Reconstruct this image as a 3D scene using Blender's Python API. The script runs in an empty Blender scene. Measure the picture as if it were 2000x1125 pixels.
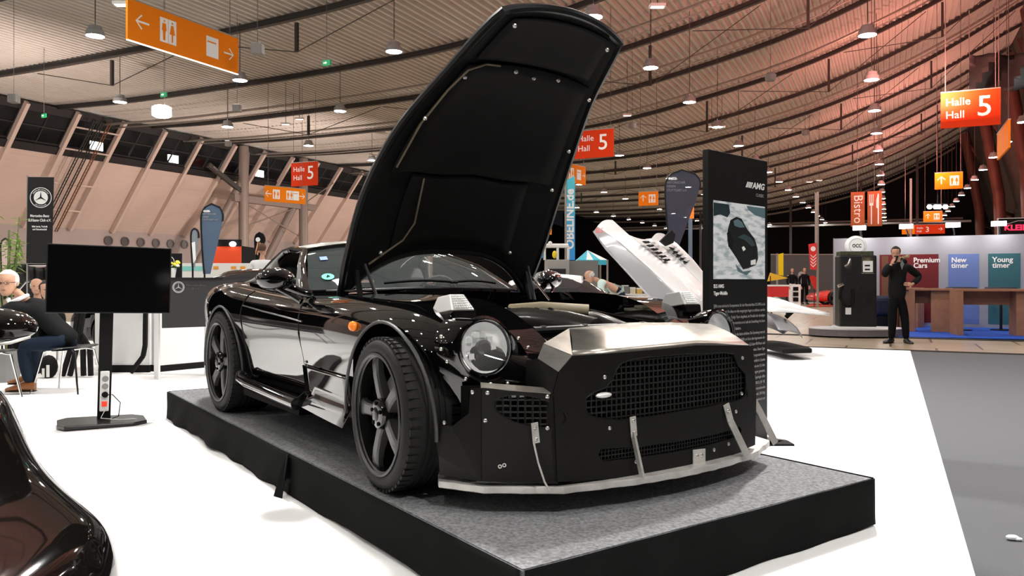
import bpy, bmesh, math, random
from mathutils import Vector, Matrix
random.seed(7)
S = bpy.context.scene
COL = S.collection
# ---------------------------------------------------------------- camera
PXF, HY, CH = 1550.0, 547.0, 1.15          # focal length in pixels, horizon row, eye height
cam_d = bpy.data.cameras.new('camera'); cam = bpy.data.objects.new('camera', cam_d); COL.objects.link(cam)
cam.location = (0, 0, CH); cam.rotation_euler = (math.radians(90), 0, 0)
cam_d.sensor_width = 36; cam_d.lens = PXF / 2000 * 36; cam_d.shift_y = -(562.5 - HY) / 2000
cam_d.clip_start = 0.05; cam_d.clip_end = 400
S.camera = cam
# ---------------------------------------------------------------- world, exposure, big lights
S.view_settings.view_transform = 'Standard'; S.view_settings.look = 'None'
S.view_settings.gamma = 1; S.view_settings.use_curve_mapping = False
S.view_settings.exposure = -0.35
W = bpy.data.worlds.new('hall_night'); S.world = W; W.use_nodes = True
W.node_tree.nodes['Background'].inputs[0].default_value = (0.55, 0.6, 0.7, 1)
W.node_tree.nodes['Background'].inputs[1].default_value = 0.015
LAMP_E = 330.0        # radiance of the pendant lamps' discs
def hall(a, c, z=0.0):                      # hall axes: a = along the hall, c = across it
    return Vector((a*.430 + c*.903, a*.903 - c*.430, z))
HA = Vector((.430, .903, 0)); HC = Vector((.903, -.430, 0))
def area(name, loc, aim, size, power, color, sy=None, spread=180):
    l = bpy.data.lights.new(name, 'AREA'); l.energy = power; l.color = color; l.size = size
    if sy: l.shape = 'RECTANGLE'; l.size_y = sy
    l.spread = math.radians(spread)
    o = bpy.data.objects.new(name, l); COL.objects.link(o); o.location = loc
    o.rotation_euler = (Vector(aim) - Vector(loc)).to_track_quat('-Z', 'Y').to_euler()
    return o
# red wash lights aimed up at the roof from the high side of the hall, as the event has them
for _a in (14, 30, 48, 66, 86):
    area('red_wash_light', hall(_a, 1.5, 7.5), hall(_a+8, 1.5, 17), 1.0, 1500, (1.0, .31, .25))
for _a in (20, 40, 60):
    area('wall_wash_light', hall(_a, -30, 4.6), hall(_a+3, -46, 8.5), 1.0, 1700, (1.0, .80, .73))
for _x, _y, _p in ((-2.6, 7.9, 760), (3.4, 8.2, 920), (2.6, -1.6, 330)):   # stand spotlights on trusses above the stand
    area('stand_spotlight', (_x, _y, 6.8), (_x*.2+.8, 3.0, 0), .35, _p, (1.0, .97, .93))
# ---------------------------------------------------------------- helpers
def px(x, y, Y): return Vector(((x-1000)/PXF*Y, Y, CH-(y-HY)/PXF*Y))
def floor_px(x, y, z=0.0):
    Y = PXF*(CH-z)/(y-HY); return Vector(((x-1000)/PXF*Y, Y, z))
_mats = {}
def mat(name, col, rough=.5, metal=0., emit=None, es=0., noise=0., nscale=20., bump=0., bscale=60., coat=0., spec=.5, trans=0., alpha=1., ior=1.45):
    if name in _mats: return _mats[name]
    m = bpy.data.materials.new(name); m.use_nodes = True; nt = m.node_tree; b = nt.nodes['Principled BSDF']
    b.inputs['Base Color'].default_value = (*col, 1); b.inputs['Roughness'].default_value = rough
    b.inputs['Metallic'].default_value = metal; b.inputs['Coat Weight'].default_value = coat
    b.inputs['Coat Roughness'].default_value = .03
    b.inputs['Specular IOR Level'].default_value = spec; b.inputs['Transmission Weight'].default_value = trans
    b.inputs['Alpha'].default_value = alpha; b.inputs['IOR'].default_value = ior
    if emit is not None:
        b.inputs['Emission Color'].default_value = (*emit, 1); b.inputs['Emission Strength'].default_value = es
    if noise or bump:
        tc = nt.nodes.new('ShaderNodeTexCoord')
    if noise:
        n = nt.nodes.new('ShaderNodeTexNoise'); n.inputs['Scale'].default_value = nscale; n.inputs['Detail'].default_value = 6
        nt.links.new(tc.outputs['Object'], n.inputs['Vector'])
        r = nt.nodes.new('ShaderNodeMapRange'); r.inputs[1].default_value = .3; r.inputs[2].default_value = .7
        r.inputs[3].default_value = 1-noise; r.inputs[4].default_value = 1+noise
        nt.links.new(n.outputs['Fac'], r.inputs[0])
        v = nt.nodes.new('ShaderNodeVectorMath'); v.operation = 'SCALE'; v.inputs[0].default_value = col
        nt.links.new(r.outputs[0], v.inputs['Scale']); nt.links.new(v.outputs[0], b.inputs['Base Color'])
    if bump:
        n2 = nt.nodes.new('ShaderNodeTexNoise'); n2.inputs['Scale'].default_value = bscale; n2.inputs['Detail'].default_value = 4
        nt.links.new(tc.outputs['Object'], n2.inputs['Vector'])
        bp = nt.nodes.new('ShaderNodeBump'); bp.inputs['Strength'].default_value = bump; bp.inputs['Distance'].default_value = .02
        nt.links.new(n2.outputs['Fac'], bp.inputs['Height']); nt.links.new(bp.outputs[0], b.inputs['Normal'])
    _mats[name] = m; return m
def tag(o, label=None, cat=None, group=None, kind=None):
    if label: o['label'] = label
    if cat: o['category'] = cat
    if group: o['group'] = group
    if kind: o['kind'] = kind
    return o
def frame(o, xd, zd=(0, 0, 1)):             # matrix with local x along xd, local z along zd
    x = Vector(xd).normalized(); z = Vector(zd); z = (z - x*z.dot(x)).normalized(); y = z.cross(x)
    return Matrix(((x.x, y.x, z.x, o[0]), (x.y, y.y, z.y, o[1]), (x.z, y.z, z.z, o[2]), (0, 0, 0, 1)))
def thing(name, label, cat, M=None, group=None):
    o = bpy.data.objects.new(name, None); COL.objects.link(o); o.empty_display_size = .1
    if M is not None:
        if isinstance(M, Matrix): o.matrix_world = M
        else: o.location = M
    tag(o, label, cat, group); return o
class MB:
    def __init__(s, M=None): s.v = []; s.f = []; s.m = []; s.M = M; s.mi = 0
    def add(s, vs, fs):
        n = len(s.v)
        for p in vs:
            p = Vector(p); s.v.append(tuple(s.M @ p) if s.M is not None else tuple(p))
        for f in fs: s.f.append([n+i for i in f]); s.m.append(s.mi)
        return s
    def box(s, x0, x1, y0, y1, z0, z1):
        return s.add([(x0,y0,z0),(x1,y0,z0),(x1,y1,z0),(x0,y1,z0),(x0,y0,z1),(x1,y0,z1),(x1,y1,z1),(x0,y1,z1)],
                     [(0,3,2,1),(4,5,6,7),(0,1,5,4),(1,2,6,5),(2,3,7,6),(3,0,4,7)])
    def bar(s, p, q, w, h, up=(0,0,1)):     # rectangular bar from p to q
        p = Vector(p); q = Vector(q); x = (q-p).normalized(); u = Vector(up); u = u-x*u.dot(x)
        if u.length < 1e-4: u = Vector((1,0,0)) - x*x.x
        u.normalize(); r = x.cross(u); vs = []
        for c in (p, q):
            for a, b in ((-1,-1),(1,-1),(1,1),(-1,1)): vs.append(c + r*a*w/2 + u*b*h/2)
        return s.add(vs, [(3,2,1,0),(4,5,6,7),(0,1,5,4),(1,2,6,5),(2,3,7,6),(3,0,4,7)])
    def tube(s, pts, r, n=8, caps=True):
        pts = [Vector(p) for p in pts]; rs = r if isinstance(r, (list, tuple)) else [r]*len(pts)
        vs = []; fs = []; prev = None
        for i, p in enumerate(pts):
            t = (pts[min(i+1, len(pts)-1)] - pts[max(i-1, 0)]).normalized()
            if prev is None:
                u = Vector((0,0,1)) if abs(t.z) < .9 else Vector((1,0,0))
            else: u = prev
            u = (u - t*u.dot(t)).normalized(); prev = u; w = t.cross(u)
            for k in range(n):
                a = 2*math.pi*k/n; vs.append(p + (u*math.cos(a)+w*math.sin(a))*rs[i])
        for i in range(len(pts)-1):
            for k in range(n):
                k2 = (k+1) % n; fs.append((i*n+k, i*n+k2, (i+1)*n+k2, (i+1)*n+k))
        if caps: fs.append(tuple(range(n))[::-1]); fs.append(tuple((len(pts)-1)*n+k for k in range(n)))
        return s.add(vs, fs)
    def lathe(s, prof, n=24, c=(0,0,0), ax='z', sx=1, sy=1, capped=False):
        vs = []; fs = []
        for r, h in prof:
            for k in range(n):
                a = 2*math.pi*k/n; x = r*math.cos(a)*sx; y = r*math.sin(a)*sy
                p = {'z': (x, y, h), 'y': (x, h, -y), 'x': (h, x, y)}[ax]
                vs.append((c[0]+p[0], c[1]+p[1], c[2]+p[2]))
        for i in range(len(prof)-1):
            for k in range(n):
                k2 = (k+1) % n; fs.append((i*n+k, i*n+k2, (i+1)*n+k2, (i+1)*n+k))
        if capped: fs.append(tuple(range(n))[::-1]); fs.append(tuple((len(prof)-1)*n+k for k in range(n)))
        return s.add(vs, fs)
    def prism(s, pts, h0, h1, plane='xy'):  # outline extruded along the third axis
        n = len(pts)
        def mk(p, h): return {'xy': (p[0], p[1], h), 'xz': (p[0], h, p[1]), 'yz': (h, p[0], p[1])}[plane]
        vs = [mk(p, h0) for p in pts] + [mk(p, h1) for p in pts]
        fs = [tuple(range(n))[::-1], tuple(n+i for i in range(n))] + [(i, (i+1) % n, n+(i+1) % n, n+i) for i in range(n)]
        return s.add(vs, fs)
    def ball(s, c, rx, ry=None, rz=None, n=12, m=8):
        ry = rx if ry is None else ry; rz = rx if rz is None else rz; vs = []; fs = []
        for j in range(1, m):
            t = math.pi*j/m
            for k in range(n):
                a = 2*math.pi*k/n; vs.append((c[0]+rx*math.sin(t)*math.cos(a), c[1]+ry*math.sin(t)*math.sin(a), c[2]+rz*math.cos(t)))
        vs += [(c[0], c[1], c[2]+rz), (c[0], c[1], c[2]-rz)]; T = len(vs)-2; B = T+1
        for j in range(m-2):
            for k in range(n):
                k2 = (k+1) % n; fs.append((j*n+k, (j+1)*n+k, (j+1)*n+k2, j*n+k2))
        for k in range(n):
            k2 = (k+1) % n; fs.append((T, k, k2)); fs.append((B, (m-2)*n+k2, (m-2)*n+k))
        return s.add(vs, fs)
    def grid(s, rows, closed=False, flip=False):
        n = len(rows[0]); vs = [p for r in rows for p in r]; fs = []
        for i in range(len(rows)-1):
            for k in range(n if closed else n-1):
                k2 = (k+1) % n; f = (i*n+k, i*n+k2, (i+1)*n+k2, (i+1)*n+k); fs.append(f[::-1] if flip else f)
        return s.add(vs, fs)
    def build(s, name, m, parent=None, smooth=False, bevel=0, sub=0, solid=0, fix=True, seg=2):
        me = bpy.data.meshes.new(name); me.from_pydata(s.v, [], s.f); me.update()
        for mm in (m if isinstance(m, (list, tuple)) else [m]): me.materials.append(mm)
        if any(s.m):
            for p, i in zip(me.polygons, s.m): p.material_index = i
        if fix:
            bm = bmesh.new(); bm.from_mesh(me); bmesh.ops.recalc_face_normals(bm, faces=bm.faces); bm.to_mesh(me); bm.free()
        if smooth:
            for p in me.polygons: p.use_smooth = True
        o = bpy.data.objects.new(name, me); COL.objects.link(o)
        if parent is not None: o.parent = parent
        if solid: q = o.modifiers.new('thick', 'SOLIDIFY'); q.thickness = solid; q.offset = 0
        if bevel: q = o.modifiers.new('bevel', 'BEVEL'); q.width = bevel; q.segments = seg; q.limit_method = 'ANGLE'; q.angle_limit = math.radians(35)
        if sub: q = o.modifiers.new('sub', 'SUBSURF'); q.levels = sub; q.render_levels = sub
        if smooth and not sub:
            try: me.set_sharp_from_angle(angle=math.radians(40))
            except Exception: pass
        return o
def struct(name, mb, m, **k):
    o = mb.build(name, m, **k); o['kind'] = 'structure'; return o
def boolean(o, cutter, keep=False, op='DIFFERENCE'):
    q = o.modifiers.new('cut', 'BOOLEAN'); q.operation = op; q.object = cutter; q.solver = 'EXACT'
    dg = bpy.context.evaluated_depsgraph_get(); ev = o.evaluated_get(dg)
    me = bpy.data.meshes.new_from_object(ev); o.modifiers.clear(); o.data = me
    if not keep: bpy.data.objects.remove(cutter)
def bake(o):
    dg = bpy.context.evaluated_depsgraph_get(); me = bpy.data.meshes.new_from_object(o.evaluated_get(dg))
    o.modifiers.clear(); o.data = me; return o
def text(s, size, m, parent, x, z, y=-.004, name='lettering', align='LEFT', ext=.001, sx=1., M=None, sh=0., bold=0.):
    # lettering on the local xz plane, reading along +x, facing -y
    c = bpy.data.curves.new(name, 'FONT'); c.body = s; c.size = size; c.extrude = ext; c.align_x = align; c.shear = sh
    c.offset = bold; c.resolution_u = 3
    o = bpy.data.objects.new(name, c); COL.objects.link(o)
    me = bpy.data.meshes.new_from_object(o.evaluated_get(bpy.context.evaluated_depsgraph_get())); bpy.data.objects.remove(o)
    me.materials.clear(); me.materials.append(m)
    o = bpy.data.objects.new(name, me); COL.objects.link(o); o.parent = parent
    T = Matrix.Translation((x, y, z)) @ Matrix.Rotation(math.radians(90), 4, 'X') @ Matrix.Diagonal((sx, 1, 1, 1))
    o.matrix_local = (M @ T) if M is not None else T
    return o
def copy_tree(o, parent=None):
    c = o.copy(); COL.objects.link(c)
    if parent is not None: c.parent = parent
    for ch in list(o.children): copy_tree(ch, c)
    return c
def catmull(pts, x):
    xs = [p[0] for p in pts]
    if x <= xs[0]: return list(pts[0][1:])
    if x >= xs[-1]: return list(pts[-1][1:])
    i = max(k for k in range(len(xs)-1) if xs[k] <= x); t = (x-xs[i])/(xs[i+1]-xs[i]); out = []
    for j in range(1, len(pts[0])):
        y0, y1 = pts[i][j], pts[i+1][j]; h = xs[i+1]-xs[i]
        m0 = (pts[i+1][j]-pts[i-1][j])/(xs[i+1]-xs[i-1])*h if i > 0 else (y1-y0)
        m1 = (pts[i+2][j]-pts[i][j])/(xs[i+2]-xs[i])*h if i+2 < len(xs) else (y1-y0)
        out.append((2*t**3-3*t**2+1)*y0+(t**3-2*t**2+t)*m0+(-2*t**3+3*t**2)*y1+(t**3-t**2)*m1)
    return out
BLK = mat('black_metal', (.012,.012,.013), .4, .3)
DKS = mat('dark_steel', (.05,.048,.045), .55, .3)
ORG = mat('sign_orange', (.86,.22,.006), .6, spec=.12)
RED = mat('sign_red', (.62,.040,.006), .6, spec=.12)
WHT = mat('white_paint', (.8,.8,.78), .5)
LETW = mat('white_lettering', (.85,.85,.83), .6)
LETG = mat('grey_lettering', (.30,.30,.30), .6)
CHR = mat('chrome', (.75,.75,.75), .12, 1.)
GLOSSK = mat('gloss_black_plastic', (.006,.006,.007), .15)
MATK = mat('matt_black', (.006,.006,.006), .75, spec=.2)
# ================================================================ HALL
MWC = mat('white_carpet', (.86,.86,.855), .9, noise=.03, nscale=3, bump=.25, bscale=300)
MGC = mat('grey_carpet', (.095,.098,.108), .95, noise=.12, nscale=120, bump=.3, bscale=300)
def tile_mat():
    m = bpy.data.materials.new('hall_floor_tiles'); m.use_nodes = True; nt = m.node_tree; b = nt.nodes['Principled BSDF']
    tc = nt.nodes.new('ShaderNodeTexCoord'); br = nt.nodes.new('ShaderNodeTexBrick'); mp = nt.nodes.new('ShaderNodeMapping')
    mp.inputs['Rotation'].default_value = (0, 0, math.radians(25.5))
    nt.links.new(tc.outputs['Object'], mp.inputs[0]); nt.links.new(mp.outputs[0], br.inputs['Vector'])
    br.inputs['Color1'].default_value = (.36,.29,.20,1); br.inputs['Color2'].default_value = (.42,.35,.26,1); br.inputs['Mortar'].default_value = (.09,.08,.07,1)
    br.inputs['Scale'].default_value = 1; br.inputs['Brick Width'].default_value = 1.4; br.inputs['Row Height'].default_value = 1.4; br.inputs['Mortar Size'].default_value = .02
    nt.links.new(br.outputs['Color'], b.inputs['Base Color']); b.inputs['Roughness'].default_value = .28; return m
q = MB(); q.add([hall(-40,-60,-.02), hall(-40,60,-.02), hall(150,60,-.02), hall(150,-60,-.02)], [(0,1,2,3)]); struct('floor', q, tile_mat())
def slab(a0,a1,c0,c1,z0,z1):
    q = MB(); P = [hall(a,c,z) for z in (z0,z1) for a,c in ((a0,c0),(a1,c0),(a1,c1),(a0,c1))]
    return q.add(P, [(0,1,2,3),(7,6,5,4),(0,1,5,4),(1,2,6,5),(2,3,7,6),(3,0,4,7)])
struct('floor_white_carpet', slab(-25,14.45,-44,.3,-.019,0), MWC)
struct('floor_grey_carpet', slab(-25,14.3,.3,26,-.019,0), MGC)
tag(MB().bar(hall(14.62,-20,-.01), hall(14.62,26,-.01), .09, .022).build('floor_channel', DKS), kind='structure')
tag(MB().bar(hall(17.8,-20,-.01), hall(17.8,26,-.01), .12, .022).build('floor_channel', DKS), kind='structure')
# roof
RP = [(-44.5,11.3),(-38,11.1),(-30,11.1),(-23,11.2),(-16,11.6),(-9.7,12.7),(-4.5,13.95),(0,15.6),(4,17.5),(8.7,20.2)]
def zr(c): return catmull(RP, c)[0]
MRF = mat('roof_sheet', (.50,.475,.435), .6, noise=.06, nscale=.4)
rows = [[],[]]; c = -44.4; k = 0; prof = []
while c < 8.8:
    z = zr(c); prof += [(c,z),(c+.12,z),(c+.16,z+.17),(c+.29,z+.17)]; c += .33
rr = []
for a in (-30, 20, 70, 124): rr.append([hall(a,c,z) for c,z in prof])
struct('ceiling', MB().grid(rr), MRF)
MRIB = mat('rib_steel', (.055,.052,.05), .5, .2)
A_R = [-8.6+6.45*i for i in range(21)]
for a in A_R:
    cs = [-44.4+1.3*i for i in range(42)]
    q = MB(); s1 = []; 
    for dz0,dz1,w in ((-.03,-.05,.20),(-.05,-.24,.03),(-.24,-.27,.20)):
        R = [[hall(a-w/2,c,zr(c)+dz0),hall(a+w/2,c,zr(c)+dz0),hall(a+w/2,c,zr(c)+dz1),hall(a-w/2,c,zr(c)+dz1)] for c in cs]
        q.grid(R, closed=True)
    tag(q.build('roof_rib', MRIB), kind='structure')
# lighter cable trays and pipes slung between some ribs
MPIPE = mat('galvanised_pipe', (.33,.31,.28), .45, .5)
for a in (14.4, 33.3, 39.7, 46.1, 58, 77, 96, 123.5):
    q = MB(); q.tube([hall(a,c,zr(c)-.55) for c in [-44+1.3*i for i in range(41)]], .07, 6)
    q.tube([hall(a+.8,c,zr(c)-.62) for c in [-44+1.3*i for i in range(41)]], .04, 5); tag(q.build('ceiling_cable_tray', MPIPE), kind='structure')
# roof braces: posts under the ribs with tie rods
for a in (23.65, 36.55, 49.45, 62.35, 81.7):
    for c in (-30.5, -20.3, -10.2, -3.2, 2.6):
        q = MB(); z = zr(c)-.4; h = 1.9 if c > -12 else 1.1
        q.bar(hall(a,c,z), hall(a,c,z-h), .12, .12, up=HA); q.box
        q.tube([hall(a,c-5,zr(c-5)-.4), hall(a,c,z-h), hall(a,c+5,zr(min(c+5,8.6))-.4)], .022, 5)
        tag(q.build('roof_brace', MRIB), kind='structure')
# left side: upright base wall, leaning panelled wall with a window band below the roof
MPK = mat('leaning_wall_paint', (.62,.50,.44), .6, noise=.04, nscale=.6)
MPKD = mat('base_wall_paint', (.40,.34,.32), .6, noise=.04, nscale=.6)
def wl(a, s, off=0.):                       # point on the leaning wall, s = 0 foot .. 1 roof
    return hall(a, -48.4+5.2*s+off*.79, 4.55+6.65*s-off*.61)
q = MB(); rows = []
for a in [-30+3.1*i for i in range(36)]:    # panel joints as shallow grooves
    rows.append([wl(a, s, o) for i in range(13) for s,o in (((i)*.64/12,0),((i)*.64/12+.048,0),((i)*.64/12+.049,-.02),((i)*.64/12+.0529,-.02))][:-3])
struct('wall_left', q.grid(rows), MPK)
q = MB(); q.add([hall(-30,-48.4,0),hall(80,-48.4,0),hall(80,-48.4,4.55),hall(-30,-48.4,4.55)],[(0,1,2,3)])
q.add([hall(-30,-48.4,4.55),hall(80,-48.4,4.55),hall(80,-49.2,4.55),hall(-30,-49.2,4.55)],[(0,1,2,3)])
struct('wall_left_base', q, MPKD)
MFR = mat('window_frame_dark', (.02,.02,.022), .45)
struct('trim_1', MB().bar(wl(-30,.66,.05), wl(78,.66,.05), .5, .22, up=(.79*.903,-.79*.43,-.61)), MFR)
q = MB()
for a in [-30+4.0*i for i in range(28)]: q.tube([hall(a,-48.3,3.6), hall(a,-48.28,3.61)], .01, 4)
# portholes in the base wall
for i, a in enumerate((37.2, 38.5, 39.8, 41.1, 42.4, 43.7)):
    q = MB(frame(hall(a,-48.33,3.85), HA)); q.lathe([(.30,0),(.33,.0),(.33,-.05),(.24,-.05),(.24,.02)], 20, ax='y')
    q.lathe([(.24,.0),(.12,.0),(.0,.0)], 20, ax='y'); p = q.build('vent_porthole', mat('porthole_grey', (.10,.09,.09), .4)); p['kind'] = 'structure'
# wall ribs
for i in range(24):
    a = 3.35+3.1*i
    struct('wall_rib', MB().bar(wl(a,.0,.16), wl(a,.985,.16), .22, .34, up=(.79*.903,-.79*.43,-.61)), MPK)
# window band: frames, panes, dark gallery behind
MPANE = mat('dark_window_glass', (.02,.024,.026), .06, trans=0., alpha=.30, spec=.6)
for i in range(23):
    a = 3.35+3.1*i
    q = MB()
    up = (.79*.903,-.79*.43,-.61)
    for s in (.70,.82,.955): q.bar(wl(a+.1,s), wl(a+3.0,s), .09 if s != .955 else .5, .1, up=up)
    for da in (.14,1.55,2.95): q.bar(wl(a+da,.69), wl(a+da,.96), .07, .1, up=up)
    w = struct('window_%d' % (i+1), q, MFR)
    q = MB(); q.add([wl(a+.1,.70),wl(a+3.0,.70),wl(a+3.0,.955),wl(a+.1,.955)], [(0,1,2,3)]); q.build('pane', MPANE, w)
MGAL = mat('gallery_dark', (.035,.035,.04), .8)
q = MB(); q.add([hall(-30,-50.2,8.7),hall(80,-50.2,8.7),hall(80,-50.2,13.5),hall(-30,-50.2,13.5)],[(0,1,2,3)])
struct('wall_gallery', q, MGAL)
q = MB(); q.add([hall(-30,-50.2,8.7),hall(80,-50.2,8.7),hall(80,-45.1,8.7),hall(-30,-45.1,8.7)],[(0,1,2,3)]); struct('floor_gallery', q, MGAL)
MGLOW = mat('floodlight_face', (1,1,1), .5, emit=(.93,1,.95), es=22)
MSOFT = mat('gallery_strip', (1,1,1), .5, emit=(.72,.85,.72), es=1.6)
for a,s,n in ((35.5,.83,'floodlight behind the window band left of the pipes'),(41.7,.84,'floodlight behind the window band near the middle strut'),(50.5,.8,'floodlight behind the window band by the tall column')):
    t = thing('floodlight', n, 'floodlight', frame(hall(a,-47.6,9.95), HA), None)
    MB().box(-.5,.5,-.3,-.12,-.36,.36).build('housing', BLK, t); MB().box(-.46,.46,-.34,-.3,-.32,.32).build('light_face', MGLOW, t)
    MB().box(-.02,.02,-.25,-.2,-1.24,-.2).build('stand', BLK, t)
for a0,a1 in ((34.6,37.2),(40.7,43.3)):
    o = MB().bar(hall(a0,-49,9.05), hall(a1,-49,9.05), .3, .5).build('gallery_counter', mat('counter_pale', (.5,.55,.5), .5)); o['kind'] = 'structure'
    MB().bar(hall(a0,-48.7,9.6), hall(a1,-48.7,9.6), .05, .05).build('gallery_strip_light', MSOFT, o)
# red round logo panels hanging in the gallery
for a in (29.4, 46.0, 60.3):
    o = MB(frame(hall(a,-49.2,10.0), HA)).lathe([(0,0),(.75,0),(.75,.05),(0,.05)], 28, ax='y').build('round_wall_panel', mat('panel_red', (.4,.03,.03), .5)); o['kind'] = 'structure'
# vertical pipe racks on the leaning wall, with cross rails
MRUST = mat('rust_pipe', (.20,.10,.05), .6, .2)
for k,(da,m) in enumerate(((32.1,DKS),(32.6,DKS),(33.1,MRUST))):
    q = MB(); 
    for o2 in (0,.16): q.bar(wl(da+o2,0,.5), wl(da+o2,.97,.5), .04, .06)
    for j in range(34): q.bar(wl(da,.03*j,.5), wl(da+.16,.03*j,.5), .03, .03)
    tag(q.build('cable_ladder', m), kind='structure')
for s in (.18,.41,.70,.88):
    struct('wall_rail', MB().bar(wl(31.25,s,.3), wl(34.35,s,.3), .09, .09), MPK)
# free-standing columns along the low side with slanted struts and a tie beam
MCOL = mat('column_steel', (.23,.19,.165), .5, .1)
for a in (44.3, 50.9, 70.2):
    c = -43.0
    struct('column', MB().tube([hall(a,c,0), hall(a,c,11.0)], .36, 16), MCOL, smooth=True)
    struct('column_strut', MB().tube([hall(a-3.6,c-2.4,0), hall(a+.1,c,8.8), hall(a+.2,c,10.6)], [.30,.30,.30], 14), MCOL, smooth=True)
struct('tie_beam', MB().bar(hall(43.4,-43.2,7.15), hall(52.4,-43.2,7.15), .5, .5), MCOL)
q = MB()
for p0,p1 in (((44.3,7.4),(41.6,9.2)),((44.3,7.0),(50.9,4.6)),((50.9,7.2),(55,9.5)),((44.3,5.0),(50.9,7.2))): q.tube([hall(p0[0],-43.2,p0[1]),hall(p1[0],-43.2,p1[1])], .05, 6)
struct('tie_rods', q, MCOL)
struct('column_bracket', MB().bar(hall(41.3,-43.4,9.3), hall(44.2,-43.0,7.6), .3, .3), MRIB)
# high side: leaning panels and heavy brown columns
MBR = mat('brown_red_steel', (.15,.055,.042), .5, .1, noise=.1, nscale=1)
MRW = mat('high_side_panels', (.075,.062,.06), .6, noise=.2, nscale=1.5)
q = MB(); q.add([hall(-30,14.5,0),hall(124,14.5,0),hall(124,8.9,20.4),hall(-30,8.9,20.4)],[(0,1,2,3)]); struct('wall_right', q, MRW)
for a in (38.5, 51.4, 64.3, 77.2, 96, 116):
    struct('column_right', MB().tube([hall(a,10.6,0), hall(a,10.2,10), hall(a,8.6,19.8)], .55, 14), MBR, smooth=True)
    struct('column_right_strut', MB().tube([hall(a-3,14.2,9), hall(a,9.0,18.6)], .22, 8), MBR, smooth=True)
    struct('column_right_beam', MB().bar(hall(a,10.4,8.2), hall(a+12,13.6,8.2), .35, .4), MBR)
for i in range(16):
    a = 18+4.1*i; struct('wall_right_rib', MB().bar(hall(a,14.2,.5), hall(a,8.9,19.6), .25, .35), mat('dark_red_rib',(.10,.045,.04),.5))
# far end of the hall: dark
MEND = mat('far_dark', (.012,.013,.015), .8)
q = MB(); q.add([hall(150,-60,0),hall(150,60,0),hall(150,60,26),hall(150,-60,26)],[(0,1,2,3)])
q.add([hall(124,-60,11.2),hall(124,60,11.2),hall(124,60,26),hall(124,-60,26)],[(0,3,2,1)]); 
q = MB(); q.add([hall(150,-60,0),hall(150,60,0),hall(150,60,26),hall(150,-60,26)],[(0,1,2,3)]); struct('wall_far', q, MEND)
q = MB(); q.add([hall(80,-48.4,0),hall(150,-60,0),hall(150,-60,12),hall(80,-48.4,12)],[(0,1,2,3)]); struct('wall_left_far', q, MEND)
for a,z in ((124.2,9.6),(112,8.4)):
    struct('far_rail', MB().bar(hall(a,-40,z), hall(a,9,z), .25, .25), mat('far_rail_steel', (.2,.19,.18), .5))
for c in (-24,-12,-3.4,3.1):
    struct('far_post', MB().bar(hall(112,c,0), hall(112,c,zr(c)-.5), .3, .3, up=HA), MRIB)
# ---------------------------------------------------------------- pendant lamps
MSH = mat('lamp_shade_grey', (.34,.36,.37), .4)
MDISC = mat('lamp_disc', (1,1,1), .5, emit=(1,.97,.92), es=LAMP_E)
ZL = 9.0
def make_lamp():
    t = thing('pendant_lamp', 'white-faced conical pendant lamp hanging from a roof rib on a thin rod', 'lamp', (0,0,0), 'pendant lamps of the hall')
    MB().lathe([(.08,.34),(.19,.32),(.225,.2),(.235,.17),(.27,.16),(.295,.0),(.275,.0),(.25,.14),(.05,.3)], 24).build('lamp_shade', MSH, t, smooth=True)
    MB().lathe([(.262,.012),(.13,.002),(0.001,.0)], 16).build('light_disc', MDISC, t)
    return t
lamp0 = make_lamp(); used = False
MWIRE = mat('lamp_rod', (.10,.09,.09), .5)
rowsL = {-30.7:24.2, -23.1:17.3, -15.4:22.9, -8.0:22.45, -.65:27.9, 6.0:27.7}
for c, a0 in rowsL.items():
    a = a0 - 6.3*((a0+22)//6.3)
    while a < 121:
        p = hall(a, c, ZL)
        vis = p.y > 0.5 and abs(p.x/p.y) < .72
        if p.y > -3.5 or abs(p.x) > 16:
            if not used: L = lamp0; used = True
            else: L = copy_tree(lamp0)
            L.location = p
            ztop = zr(c)+.02
            MB().tube([(0,0,.33),(0,0,ztop-ZL+.15)], .016, 5).build('rod', MWIRE, L)
            if not vis: tag(L, 'conical pendant lamp hanging in the roof above the visitor side of the hall', group='pendant lamps behind the stand')
        a += 6.3
# small ceiling fittings: speakers / boxes and the bright faceted lamp
MBX = mat('hanging_box_grey', (.20,.19,.175), .5)
for i,(x,y,Y,lab) in enumerate(((503,95,20,'grey cube loudspeaker hanging right of the large orange sign'),(463,211,30,'grey cube loudspeaker hanging on a wire above the low roof edge'),(1235,245,36,'round grey loudspeaker hanging left of the wide red roof'),(1505,150,28,'round grey loudspeaker hanging below the red-lit roof'),(27,192,26,'grey cube loudspeaker at the roof edge over the left wall'),(1573,258,40,'small round loudspeaker under the right roof slope'),(446,280,40,'grey cube loudspeaker above the window band'))):
    p = px(x,y,Y); t = thing('hanging_loudspeaker', lab, 'loudspeaker', p)
    if 'cube' in lab: MB().box(-.14,.14,-.14,.14,-.15,.12).build('housing', MBX, t, bevel=.02)
    else: MB().lathe([(.0,-.15),(.14,-.15),(.19,-.07),(.19,.07),(.14,.12),(0,.12)], 18).build('housing', MBX, t, smooth=True)
    cc = p.x*.903-p.y*.43
    MB().tube([(0,0,.12),(0,0,max(.5,zr(max(-44,min(8.5,cc)))-p.z))], .008, 4).build('wire', MWIRE, t)
p = px(316,218,26); t = thing('faceted_lamp', 'bright white octagonal lamp hanging below the low roof edge', 'lamp', p)
MB().lathe([(.2,.19),(.32,.12),(.32,-.12),(.2,-.19)], 8, capped=True).build('diffuser', mat('faceted_glow', (1,1,1), .5, emit=(.98,1,1), es=30), t)
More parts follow.
